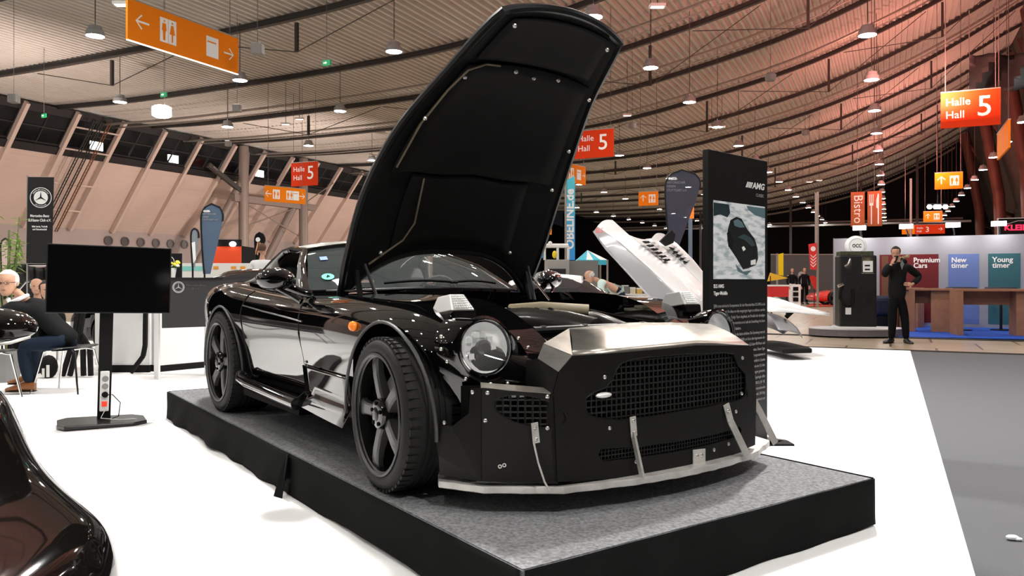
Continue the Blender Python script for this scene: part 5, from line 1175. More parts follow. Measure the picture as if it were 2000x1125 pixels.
q.build('leaves',mat('bamboo_leaf',(.20,.33,.05),.5,noise=.5,nscale=6),T,solid=.001)['kind']='stuff'; st_.build('stems',mat('bamboo_stem',(.12,.15,.05),.6),T)
# ---- white counter with black hood, trestle tables
MWL = mat('counter_white',(.82,.82,.81),.5); k = 9.9/PXF
# counter front corner at (312,725): two white faces, black plinth
C0 = floor_px(278,723); C1 = floor_px(312,726.5); C2 = floor_px(420,716)
T = thing('white_counter','white bar counter with black kick board behind the television','counter',Vector((C1.x,C1.y,0)))
pl = [(C0.x-C1.x,C0.y-C1.y),(0,0),(C2.x-C1.x,C2.y-C1.y),(C2.x-C1.x,C2.y-C1.y+.5),(C0.x-C1.x,C0.y-C1.y+.5)]
MB().prism(pl,.08,.98).build('front',MWL,T); MB().prism([(a*1.0,b-.01) for a,b in pl],0,.08).build('kick_board',MATK,T)
Y1 = 8.9; P = Vector(((318-1000)/PXF*Y1,Y1,0)); P2 = Vector(((432-1000)/PXF*9.3,9.3,0))
T = thing('club_counter','black counter front with grey star emblem between television and car','counter',frame(P,P2-P)); k = Y1/PXF; L = (P2-P).length
MB().box(0,L,0,.04,1.15-94*k,1.15+2*k).build('front_panel',mat('counter_black',(.012,.0125,.013),.6),T); MB().box(-.02,L+.02,-.02,.55,1.15+2*k,1.15+5*k).build('top',MATK,T)
MB().box(.03,.05,.3,.5,0,1.15).build('leg',MWL,T); MB().box(L-.04,L-.02,.3,.5,0,1.15).build('leg',MWL,T)
star(LETG,T,29*k,1.15-14*k,9*k,-.004); q = MB(); ringp(q,29*k,1.15-14*k,11.5*k,9.6*k,-.004); q.build('ring',LETG,T)
text('Mercedes-Benz',6*k,mat('dim_letters',(.06,.06,.06),.6),T,44*k,1.15-12*k); text('CLUB e.V.',6*k,mat('dim_letters',(.06,.06,.06),.6),T,44*k,1.15-19*k)
P = px(334,525,9.2); T = thing('flower_pot','white pot of yellow and white flowers on the black counter','flower pot',Vector((P.x,P.y,1.18))); MB().lathe([(0,0),(.045,0),(.06,.11),(.055,.11),(.04,.02)],18).build('pot',WHT,T,smooth=True)
rnd = random.Random(2)
for i in range(12):
    a = rnd.uniform(0,6.28); r = rnd.uniform(0,.09); MB().ball((r*math.cos(a),r*math.sin(a)*.6,.15+rnd.uniform(-.02,.05)),.026,.026,.018,8,5).build('blossom',mat('blossom_yellow',(.85,.65,.05),.6) if i%3 else mat('blossom_white',(.8,.8,.6),.6),T)
q = MB()
for i in range(26): a = rnd.uniform(0,6.28); r = rnd.uniform(.03,.11); q.add([(0,0,.10),(r*math.cos(a)-.01,r*math.sin(a)*.6,.13),(r*1.2*math.cos(a),r*math.sin(a)*.6,.12+rnd.uniform(-.03,.04)),(r*math.cos(a)+.01,r*math.sin(a)*.6,.14)],[(0,1,2,3)])
q.build('leaves',mat('leaf_green',(.04,.16,.02),.6),T,solid=.001)
P = px(336,515,10.8); k = 10.8/PXF; T = thing('small_emblem_sign','small black sign with white emblem behind the flower pot','sign',frame(Vector((P.x,P.y,0)),(1,0,0))); MB().box(-18*k,18*k,0,.03,1.0,1.15+52*k).build('board',MATK,T); star(LETW,T,-6*k,1.15+36*k,11*k,-.004); MB().box(-18*k,18*k,-.03,.25,.0,1.0).build('pedestal',MWL,T)
# trestle high table (black angled legs) and the white table body behind
def trestle(label,pts_list,Y,name='trestle_table'):
    T = thing(name,label,'table',Vector((0,0,0)))
    return T
Yt = 9.6; k = Yt/PXF
O = floor_px(160,690); T = thing('high_table','white high table on black angled steel legs behind the television','table',Vector((px(205,600,Yt).x,Yt,0)))
ox = px(205,600,Yt).x
def lx(x): return (x-1000)/PXF*Yt-ox
def lz(y): return 1.15-(y-547)/PXF*Yt
MB().box(lx(150),lx(275),-.3,.5,1.06,1.10).build('table_top',MWL,T)
for pts in (((178,560),(168,650),(144,688)),((190,560),(177,650),(158,690)),((168,648),(183,676),(184,682)),((177,650),(196,676),(198,682))):
    q = MB(); P_ = [(lx(x),-.22 if i == 0 else -.24,max(.02,lz(y)-(.0 if i < 2 else .0))) for i,(x,y) in enumerate(pts)]; P_[-1] = (P_[-1][0],P_[-1][1],.02)
    for a,b in zip(P_,P_[1:]): q.bar(a,b,.045,.045,up=(0,1,0))
    q.build('leg',MATK,T)
q = MB(); P_ = [(lx(262),.1,1.06),(lx(277),.1,.80),(lx(276),.1,.35),(lx(272),.1,.22),(lx(248),.1,.02)]
for a,b in zip(P_,P_[1:]): q.bar(a,b,.045,.045,up=(0,1,0))
q.build('leg',MATK,T); MB().box(lx(185),lx(270),.28,.33,.0,.09).build('floor_bar',MATK,T); MB().box(lx(160),lx(270),.30,.36,.09,1.06).build('modesty_panel',MWL,T)
# small litter on the floor right: crumpled tissue; dark floor plate by the stage
P = floor_px(1977,1055); tag(MB(Matrix.Translation(P)).ball((0,0,.012),.03,.018,.012,8,5).ball((.02,-.01,.008),.02,.012,.008,7,5).build('paper_scrap',WHT,smooth=True),'small crumpled white paper scrap on the grey carpet','litter')
P = floor_px(1517,867); tag(MB(Matrix.Translation(P)).box(-.12,.10,-.07,.07,0,.012).build('floor_plate',MATK),'flat black floor plate behind the stage beside the tall board','plate')
# ================================================================ PEOPLE
MSKIN = mat('skin',(.55,.30,.20),.5,noise=.06,nscale=14)
def skin_mesh(name, vs, es, rs, m, parent, sub=1, root=0):
    me = bpy.data.meshes.new(name); me.from_pydata([tuple(v) for v in vs], es, []); me.materials.append(m)
    o = bpy.data.objects.new(name, me); COL.objects.link(o); o.parent = parent
    md = o.modifiers.new('skin','SKIN'); md.use_smooth_shade = True; md.branch_smoothing = .6
    if not me.skin_vertices: return o
    for i, v in enumerate(me.skin_vertices[0].data):
        r = rs[i]; v.radius = r if isinstance(r, tuple) else (r, r); v.use_root = (i == root); v.use_loose = False
    sb = o.modifiers.new('sub','SUBSURF'); sb.levels = sub; sb.render_levels = sub
    bake(o); 
    for p in o.data.polygons: p.use_smooth = True
    return o
def join_into(o, mb):
    """append a mesh builder's faces to an existing object's mesh (one continuous body object)"""
    bm = bmesh.new(); bm.from_mesh(o.data); me = bpy.data.meshes.new('tmp'); me.from_pydata(mb.v, [], mb.f); me.update(); bm.from_mesh(me)
    bmesh.ops.recalc_face_normals(bm, faces=bm.faces); bm.to_mesh(o.data); bm.free()
    for p in o.data.polygons: p.use_smooth = True
def head_mesh(c, R, s=1.):
    """head with brow, nose, mouth, chin and ears; R = rotation, face looks along local -y"""
    q = MB(Matrix.Translation(c) @ R.to_4x4()); rows = []
    for (z,rx,yf,yb) in ((-.118,.020,-.075,-.02),(-.112,.036,-.088,.0),(-.09,.050,-.092,.035),(-.06,.062,-.090,.06),(-.03,.069,-.088,.08),(.0,.072,-.088,.092),(.03,.075,-.086,.097),(.06,.074,-.078,.095),(.085,.064,-.062,.080),(.103,.042,-.038,.052),(.111,.015,-.012,.018)):
        row = []
        for k in range(20):
            a = 2*math.pi*k/20; x = rx*math.sin(a); cy = (yf+yb)/2; ry = (yb-yf)/2; y = cy-ry*math.cos(a)
            if abs(x) < .03 and math.cos(a) > 0:
                if -.035 < z < .015: y -= .020*(1-abs(x)/.03)*(1 if z < 0 else .4)     # nose
                if abs(z+.06) < .02: y -= .004
            if .005 < abs(abs(x)-.032)+.005 < .02 and abs(z-.0) < .02 and math.cos(a) > 0: y += .007   # eye sockets
            row.append((x*s,y*s,z*s))
        rows.append(row)
    q.grid(rows, closed=True)
    q.f.append(list(range(len(q.v)-20,len(q.v)))); q.m.append(0); q.f.append(list(range(20))[::-1]); q.m.append(0)
    for sx in (-1,1): q.ball((sx*.076*s,.012*s,-.005*s),.010*s,.020*s,.030*s,8,6)
    return q
def face_parts(c, R, par, s=1., glasses=False):
    M = Matrix.Translation(c) @ R.to_4x4(); q = MB(M)
    for sx in (-1,1): q.ball((sx*.031*s,-.080*s,.004*s),.011*s,.006*s,.006*s,8,6)
    q.build('eyes',mat('eye_dark',(.03,.02,.015),.3),par)
    MB(M).ball((0,-.093*s,-.062*s),.022*s,.006*s,.006*s,8,6).build('lips',mat('lips',(.36,.13,.10),.5),par)
    if glasses:
        q = MB(M)
        for sx in (-1,1): q.tube([(sx*.033*s+.022*s*math.cos(a),-.098*s,.004*s+.016*s*math.sin(a)) for a in [2*math.pi*k/14 for k in range(15)]],.0022*s,5); q.tube([(sx*.055*s,-.098*s,.008*s),(sx*.078*s,.01*s,.006*s)],.0022*s,5)
        q.tube([(-.011*s,-.098*s,.006*s),(.011*s,-.098*s,.006*s)],.0022*s,5); q.build('glasses',mat('glasses_dark',(.02,.01,.01),.3),par)
def hair_cap(c, R, par, m, s=1., bald=0., low=-.03):
    q = MB(Matrix.Translation(c) @ R.to_4x4()); rows = []
    for i in range(9):
        t = i/8; z = (.124-(.124-low)*t); row = []
        rr = [(.02,.02),(.050,.060),(.070,.084),(.081,.097),(.086,.104),(.087,.108),(.086,.108),(.083,.105),(.078,.099)][i]
        for k in range(20):
            a = 2*math.pi*k/20; x = rr[0]*math.sin(a); y = .008-rr[1]*math.cos(a)*(1 if math.cos(a) < 0 else .86)
            if math.cos(a) > .25 and z < .085: y = .008+ (y-.008)*.72; x *= .92     # open at the face
            if bald and z > .10-bald: x *= .93; y = .012+(y-.012)*.9
            row.append((x*s,y*s,(z if not (bald and z > .10-bald) else z-.012)*s))
        rows.append(row)
    q.grid(rows, closed=True); return q.build('hair', m, par, smooth=True)
def hand(p, d, n, s=1., curl=.5, side=1):
    """palm and five bent fingers: p wrist, d direction of the fingers, n back-of-hand normal"""
    d = Vector(d).normalized(); n = Vector(n); n = (n-d*n.dot(d)).normalized(); w = d.cross(n)*side; q = MB(); p = Vector(p)
    R = []
    for t,wd,th in ((-.01,.026,.020),(.02,.034,.018),(.06,.041,.015),(.09,.040,.012)):
        c = p+d*t*s; R.append([c+w*wd*s*math.cos(a)+n*th*s*math.sin(a) for a in [2*math.pi*k/10 for k in range(10)]])
    q.grid(R, closed=True); q.f.append(list(range(10))[::-1]); q.m.append(0); q.f.append(list(range(30,40))); q.m.append(0)
    for i,(off,L) in enumerate(((-.030,.062),(-.010,.075),(.010,.080),(.029,.072))):
        b = p+d*.088*s+w*off*s; c1 = curl; pts = [b]; dd = d
        for j,f in enumerate((.45,.32,.23)):
            dd = (dd - n*c1*.55).normalized(); pts.append(pts[-1]+dd*L*f*s)
        q.tube(pts,[.0095*s,.009*s,.008*s,.0065*s],7)
    b = p+d*.02*s+w*.03*s; q.tube([b,b+(d*.5+w*.7-n*.2).normalized()*.035*s,b+(d*.5+w*.7-n*.2).normalized()*.035*s+(d*.8+w*.3-n*.4*curl).normalized()*.03*s],[.013*s,.011*s,.008*s],7)
    return q
def shoe(p, d, m, par, L=.28, H=.10):
    d = Vector((d[0],d[1],0)).normalized(); w = Vector((-d.y,d.x,0)); p = Vector(p); R = []   # p = heel centre on the ground
    for t,wd,h in ((0,.030,.085),(.04,.038,.10),(.10,.040,.105),(.14,.042,.085),(.19,.050,.062),(.24,.048,.045),(.275,.030,.032),(.285,.012,.02)):
        c = p+d*(t*L/.28-.05); R.append([c+w*wd*math.cos(a)+Vector((0,0,.004+max(0,h*.5+h*.5*math.sin(a))*H/.10)) for a in [2*math.pi*k/12 for k in range(12)]])
    q = MB().grid(R, closed=True); q.f.append(list(range(12))[::-1]); q.m.append(0); q.f.append(list(range(84,96))); q.m.append(0)
    o = q.build('shoe', m, par, smooth=True); MB().add([tuple(p+d*(t*L/.28-.05)+w*sg*wd)+() for sg in (1,-1) for t,wd in ((0,.034),(.19,.05),(.275,.03))],[(0,1,2,5,4,3)]).build('sole',mat('sole_dark',(.02,.015,.01),.6),o,solid=.008); return o
def person(label, M, J, mats, head_R=Matrix.Identity(3), s=1., glasses=False, hair=None, bald=0., hands=None, group=None, jacket_low=None, sleeves='long', thick=1.):
    """J: joints pelvis, chest, neck, head, shL elL haL shR elR haR hipL knL anL hipR knR anR (+toe directions)"""
    T = thing('person', label, 'person', M, group); V = {k: Vector(v) for k,v in J.items() if len(v) == 3}
    n = ['pelvis','chest','neck','headbase','shL','elL','haL','shR','elR','haR','hipL','knL','anL','hipR','knR','anR','spine']
    V['headbase'] = V['neck'].lerp(V['head'],.55); V['spine'] = V['pelvis'].lerp(V['chest'],.5)
    vs = [V[k] for k in n]; I = {k:i for i,k in enumerate(n)}
    es = [('pelvis','spine'),('spine','chest'),('chest','neck'),('neck','headbase'),('chest','shL'),('shL','elL'),('elL','haL'),('chest','shR'),('shR','elR'),('elR','haR'),('pelvis','hipL'),('hipL','knL'),('knL','anL'),('pelvis','hipR'),('hipR','knR'),('knR','anR')]
    rs = {'pelvis':.085,'spine':.09,'chest':.10,'neck':.046,'headbase':.043,'shL':.055,'elL':.040,'haL':.026,'shR':.055,'elR':.040,'haR':.026,'hipL':.055,'knL':.045,'anL':.032,'hipR':.055,'knR':.045,'anR':.032}
    body = skin_mesh('body', vs, [(I[a],I[b]) for a,b in es], [rs[k] for k in n], MSKIN, T)
    hm = head_mesh(V['head'], head_R, s); join_into(body, hm)
    for sd in ('L','R'):
        hh = (hands or {}).get(sd); d = V['ha'+sd]-V['el'+sd]
        dd, nn, cu = hh if hh else (d, Vector((0,-1,0)), .5)
        join_into(body, hand(V['ha'+sd], dd, nn, s, cu, 1 if sd == 'L' else -1))
    face_parts(V['head'], head_R, T, s, glasses)
    if hair: hair_cap(V['head'], head_R, T, hair, s, bald)
    # top garment
    jn = ['spine','chest','neck','shL','elL','shR','elR','wL','wR','hem']; A = dict(V); k_ = .90 if sleeves == 'long' else .35
    A['wL'] = V['elL'].lerp(V['haL'],k_) if sleeves == 'long' else V['shL'].lerp(V['elL'],.7); A['wR'] = V['elR'].lerp(V['haR'],k_) if sleeves == 'long' else V['shR'].lerp(V['elR'],.7)
    A['hem'] = V['pelvis'] + (V['pelvis']-V['spine'])*(jacket_low if jacket_low is not None else .25); A['neck'] = V['chest'].lerp(V['neck'],.72)
    E_ = [('spine','chest'),('chest','neck'),('spine','hem'),('chest','shL'),('chest','shR')]
    if sleeves == 'long': E_ += [('shL','elL'),('elL','wL'),('shR','elR'),('elR','wR')]
    else: jn = [j for j in jn if j not in ('elL','elR')]; E_ += [('shL','wL'),('shR','wR')]
    I2 = {k:i for i,k in enumerate(jn)}; t_ = thick
    r2 = {'spine':(.165*t_,.125*t_),'chest':(.165*t_,.13*t_),'neck':.075,'shL':.085*t_,'shR':.085*t_,'elL':.065*t_,'elR':.065*t_,'wL':.048*t_,'wR':.048*t_,'hem':.135*t_}
    if sleeves != 'long': r2['wL'] = r2['wR'] = .065
    skin_mesh('top', [A[k] for k in jn], [(I2[a],I2[b]) for a,b in E_], [r2[k] for k in jn], mats[0], T)
    # trousers
    A['hL'] = V['knL'].lerp(V['anL'],1.02); A['hR'] = V['knR'].lerp(V['anR'],1.02); A['waist'] = V['pelvis'].lerp(V['spine'],.55); A['hipL2'] = V['hipL'].lerp(V['knL'],.02); A['hipR2'] = V['hipR'].lerp(V['knR'],.02)
    tn = ['waist','pelvis','hipL2','knL','hL','hipR2','knR','hR']; I3 = {k:i for i,k in enumerate(tn)}
    skin_mesh('trousers', [A[k] for k in tn], [(I3[a],I3[b]) for a,b in (('waist','pelvis'),('pelvis','hipL2'),('hipL2','knL'),('knL','hL'),('pelvis','hipR2'),('hipR2','knR'),('knR','hR'))], [.115,.125,.100,.080,.064,.100,.080,.064], mats[1], T)
    for sd in ('L','R'):
        a = V['an'+sd]; td = J['toe'+sd]; shoe((a.x,a.y,a.z-.08), td, mats[2], T)
    return T
def rot(yaw, pitch=0., roll=0.):             # face looks along -y; yaw>0 turns to the picture's right
    return (Matrix.Rotation(math.radians(yaw),3,'Z') @ Matrix.Rotation(math.radians(pitch),3,'X') @ Matrix.Rotation(math.radians(roll),3,'Y'))
MJK = mat('jacket_black',(.0045,.005,.0055),.75,spec=.2); MTRK = mat('trousers_black',(.003,.003,.004),.8,spec=.15); MJEAN = mat('jeans_dark_blue',(.006,.013,.026),.8,spec=.2,noise=.15,nscale=30)
MSHK = mat('shoes_black',(.008,.008,.008),.35); MSHB = mat('shoes_brown',(.22,.075,.02),.35); MHB = mat('hair_brown',(.09,.04,.02),.7); MHD = mat('hair_dark',(.015,.010,.008),.7); MHW = mat('hair_white',(.6,.58,.55),.7)
MWSH = mat('shirt_white',(.8,.8,.8),.7); MTEA = mat('shirt_pale_teal',(.55,.70,.66),.7,noise=.12,nscale=4)
# man on the phone
Y = 14.75; k = Y/PXF; b = floor_px(1750,668); 
def jp(x, y, dy=0.): return ((x-1750)*k, dy, 1.15-(y-547)*k)
J = dict(pelvis=jp(1752,583),chest=jp(1751,527,-.02),neck=jp(1753,506,-.02),head=jp(1746,493.5,-.07),shL=jp(1733,520,-.02),elL=jp(1722,539,-.10),haL=jp(1732,515,-.20),shR=jp(1771,520,.0),elR=jp(1798,541,.03),haR=jp(1774,556,-.14),
         hipL=jp(1742,588),knL=jp(1742,626,-.03),anL=jp(1741,661,.0),hipR=jp(1762,588),knR=jp(1766,626,-.03),anR=jp(1767,662,-.05),toeL=(-.8,-.5),toeR=(.0,-1))
hr = rot(-32,14,0)
T = person('man in a black fur-hooded jacket standing with a phone at his ear', Vector((b.x,b.y,0)), J, (MJK,MTRK,MSHK), hr, .95, hair=MHD, bald=0,
           hands={'L':(Vector((.03,-.05,.10)),Vector((-1,-.3,0)),.9),'R':(Vector((-1,-.1,.12)),Vector((0,-1,.2)),.35)}, jacket_low=.30, thick=1.06)
q = MB(); c = Vector(J['neck'])
for i in range(70):
    t = i/69; a = math.radians(-10+180*t); p = c+Vector((.10+.0+.15*math.cos(a)*.9,.10+.10*math.sin(a),.0+.06*math.cos(a*1.0)-.02)); d = Vector((random.uniform(-1,1),random.uniform(-1,1),random.uniform(-.2,1))).normalized()
    q.tube([p,p+d*.035,p+d*.06],[.018,.010,.003],5)
q.build('fur_trim',mat('fur_cream',(.50,.42,.25),.9,noise=.3,nscale=30),T)
MB().tube([c+Vector((-.04,-.05,-.10)),c+Vector((.06,.03,-.07)),c+Vector((.15,.09,-.05)),c+Vector((.14,.14,-.03)),c+Vector((0,.14,-.04)),c+Vector((-.06,.06,-.06))],[.035,.05,.06,.06,.05,.035],10).build('hood',MJK,T,smooth=True)
MB().box(-.012,.012,-.06,.06,-.07,.07).build('phone',MATK,T).matrix_local = Matrix.Translation(Vector(J['haL'])+Vector((.045,-.03,.07))) @ Matrix.Rotation(.35,4,'Y')
MB().prism([(-.03,-.10),(.0,-.02),(.04,-.09),(.0,-.2)],-.15,-.142,'xz').build('shirt_collar',mat('shirt_grey',(.2,.21,.22),.7),T).location = c
# seated white-haired man leaning forward at the left
Y = 8.15; k = Y/PXF; O = floor_px(100,765)
def jq(x, y, dy=0.): return ((x-100)*k, dy, 1.15-(y-547)*k)
J = dict(pelvis=jq(135,668,.05),chest=jq(78,607,-.02),neck=jq(52,580,-.06),head=jq(33,552,-.12),shL=jq(50,598,-.20),elL=jq(20,632,-.30),haL=jq(-8,622,-.30),shR=jq(84,594,.15),elR=jq(62,640,.12),haR=jq(28,628,.0),
         hipL=jq(130,668,-.08),knL=jq(62,672,-.14),anL=jq(78,745,-.14),hipR=jq(130,668,.14),knR=jq(48,676,.2),anR=jq(28,742,.30),toeL=(-1,-.12),toeR=(-1,-.05))
T = person('white-haired man with glasses and black jacket seated on the left, leaning forward', Vector((O.x,Y,0)), J, (MJK,MJEAN,MSHB), rot(8,4), 1.08, glasses=True, hair=MHW, bald=0, jacket_low=.15, thick=1.0,
           hands={'L':(Vector((-1,-.1,-.1)),Vector((0,-.2,1)),.5),'R':(Vector((-1,-.1,-.1)),Vector((0,-.2,1)),.5)})
c = Vector(J['neck']); q = MB(); q.tube([c+Vector((-.09,-.07,-.02)),c+Vector((-.04,-.13,-.06)),c+Vector((.03,-.10,-.02)),c+Vector((.07,-.0,.02))],[.022,.022,.022,.02],8); q.build('white_collar',MWSH,T,smooth=True)
MB().box(-.03,.03,-.004,.004,-.012,.012).build('sleeve_patch',LETG,T).location = Vector(J['shR'])+Vector((.02,-.10,-.10))
# chairs at the left
def chair(label, M):
    T = thing('shell_chair', label, 'chair', M, None)
    R = []
    for i in range(9):
        t = i/8; R.append([(x*.21*(1-.1*t), -.20+.40*t if t < .55 else .02+.03*(t-.55)+.0, 0) for x in (-1,-.5,0,.5,1)])
    R = []
    for (y,z,w) in ((-.22,.455,.20),(-.19,.468,.21),(-.05,.455,.22),(.10,.45,.22),(.17,.47,.21),(.205,.56,.20),(.225,.70,.20),(.245,.82,.18),(.248,.85,.15)):
        R.append([(x*w, y, z+.012*x*x) for x in (-1,-.6,-.2,.2,.6,1)])
    MB().grid(R).build('seat_shell',mat('shell_black',(.01,.01,.01),.4),T,smooth=True,solid=.012,sub=1)
    for sx in (-1,1):
        MB().tube([(sx*.12,-.12,.44),(sx*.17,-.17,.42),(sx*.23,-.24,.0)],.011,8).build('leg',CHR,T,smooth=True)
        MB().tube([(sx*.12,.12,.44),(sx*.17,.16,.42),(sx*.23,.25,.0)],.011,8).build('leg',CHR,T,smooth=True)
    MB().tube([(-.12,-.12,.44),(.12,-.12,.44)],.010,6).build('seat_rail',CHR,T); MB().tube([(-.12,.12,.44),(.12,.12,.44)],.010,6).build('seat_rail',CHR,T)
    return T
c = floor_px(118,756); chair('black shell chair with chrome legs under the seated white-haired man', frame(Vector((O.x+.16,Y+.06,0)),(.05,1,0)))
chair('black shell chair with chrome legs at the left edge in front of the brown shoes', frame(Vector((floor_px(-14,775).x,7.65,0)),(.3,1,0)))
P = floor_px(95,738); T = thing('backpack','black backpack with white straps on the floor beside the chair','bag',P); MB().ball((0,0,.13),.10,.09,.14,12,8).build('bag_body',MATK,T,smooth=True); MB().box(.03,.06,-.10,-.085,.02,.16).build('strap',WHT,T); MB().box(-.02,.005,-.10,-.088,.02,.12).build('strap',WHT,T)
# two more seated visitors behind him, near the television edge
def seated(label, x, yh, Y, mats, hair, yaw=0, s=.95, bald=0.):
    O = Vector(((x-1000)/PXF*Y,Y,0)); zh = 1.15-(yh-547)/PXF*Y
    J = dict(pelvis=(0,.05,.50),chest=(0,0,zh-.30),neck=(0,0,zh-.14),head=(0,-.02,zh),shL=(-.18,0,zh-.24),elL=(-.22,-.08,zh-.5),haL=(-.10,-.28,zh-.48),shR=(.18,0,zh-.24),elR=(.22,-.08,zh-.5),haR=(.10,-.28,zh-.48),
             hipL=(-.10,0,.5),knL=(-.12,-.42,.50),anL=(-.12,-.40,.08),hipR=(.10,0,.5),knR=(.12,-.42,.50),anR=(.12,-.40,.08),toeL=(0,-1),toeR=(0,-1))
    T = person(label, O, J, mats, rot(yaw), s, hair=hair, bald=bald, jacket_low=.05)
    c = thing('folding_stool','black stool under the %s' % label, 'stool', O+Vector((0,.06,0))); MB().box(-.2,.2,-.18,.18,.34,.38).build('seat',MATK,c)
    for sx in (-.17,.17):
        for sy in (-.15,.15): MB().tube([(sx,sy,0),(sx,sy,.34)],.012,6).build('leg',CHR,c)
    return T
seated('bald visitor in dark clothes seated behind the white-haired man', 73, 559, 11.2, (MJK,MTRK,MSHK), MHW, 30, bald=.06)
seated('visitor in dark clothes seated half hidden by the television edge', 92, 566, 10.2, (MJK,MTRK,MSHK), MHD, 40)
def standing(label, x, yh, Y, mats, hair, yaw=0, s=.95, ztop=None, turn=0, bald=0., sleeves='long'):
    O = Vector(((x-1000)/PXF*Y,Y,0)); zh = 1.15-(yh-547)/PXF*Y
    J = dict(pelvis=(0,.0,.95),chest=(0,0,zh-.32),neck=(0,0,zh-.15),head=(0,-.01,zh),shL=(-.19,0,zh-.25),elL=(-.24,.02,zh-.55),haL=(-.20,-.10,zh-.80),shR=(.19,0,zh-.25),elR=(.24,.02,zh-.55),haR=(.20,-.10,zh-.80),
             hipL=(-.10,0,.92),knL=(-.11,-.02,.50),anL=(-.11,.0,.08),hipR=(.10,0,.92),knR=(.11,-.02,.50),anR=(.11,.0,.08),toeL=(-.1,-1),toeR=(.1,-1))
    M = Matrix.Translation(O) @ Matrix.Rotation(math.radians(turn),4,'Z')
    return person(label, M, J, mats, rot(yaw), s, hair=hair, bald=bald, jacket_low=.1, sleeves=sleeves)
standing('man in a white shirt seen from behind above the black car', 512, 487, 15.0, (MWSH,MTRK,MSHK), MHB, 0, turn=168)
standing('distant person in black standing beside the white A-frame board', 1571, 527, 38, (MJK,MTRK,MSHK), MHD, 0)
standing('distant person in dark jacket near the grey teardrop flag', 1547, 528, 39.5, (MJK,MWSH,MSHK), MHB, 0)
# man bending over
Y = 15.5; k = Y/PXF; O = Vector(((1185-1000)/PXF*Y,Y,0))
def jb(x, y, dy=0.): return ((x-1185)*k, dy, 1.15-(y-547)*k)
J = dict(pelvis=jb(1213,572,.05),chest=jb(1178,552,0),neck=jb(1164,546,0),head=jb(1151,540,-.02),shL=jb(1172,556,-.15),elL=jb(1170,590,-.2),haL=jb(1160,612,-.2),shR=jb(1180,556,.12),elR=jb(1186,590,.1),haR=jb(1176,612,.05),
         hipL=jb(1213,574,-.06),knL=jb(1210,612,-.08),anL=(jb(1215,600)[0],-.08,.08),hipR=jb(1217,574,.14),knR=jb(1214,612,.16),anR=(jb(1219,600)[0],.16,.08),toeL=(-1,-.1),toeR=(-1,0))
person('balding man in a pale teal striped shirt bending over behind the silver car', O, J, (MTEA,MJEAN,MSHK), rot(-75,35), 1.0, hair=MHW, bald=.05, sleeves='short')
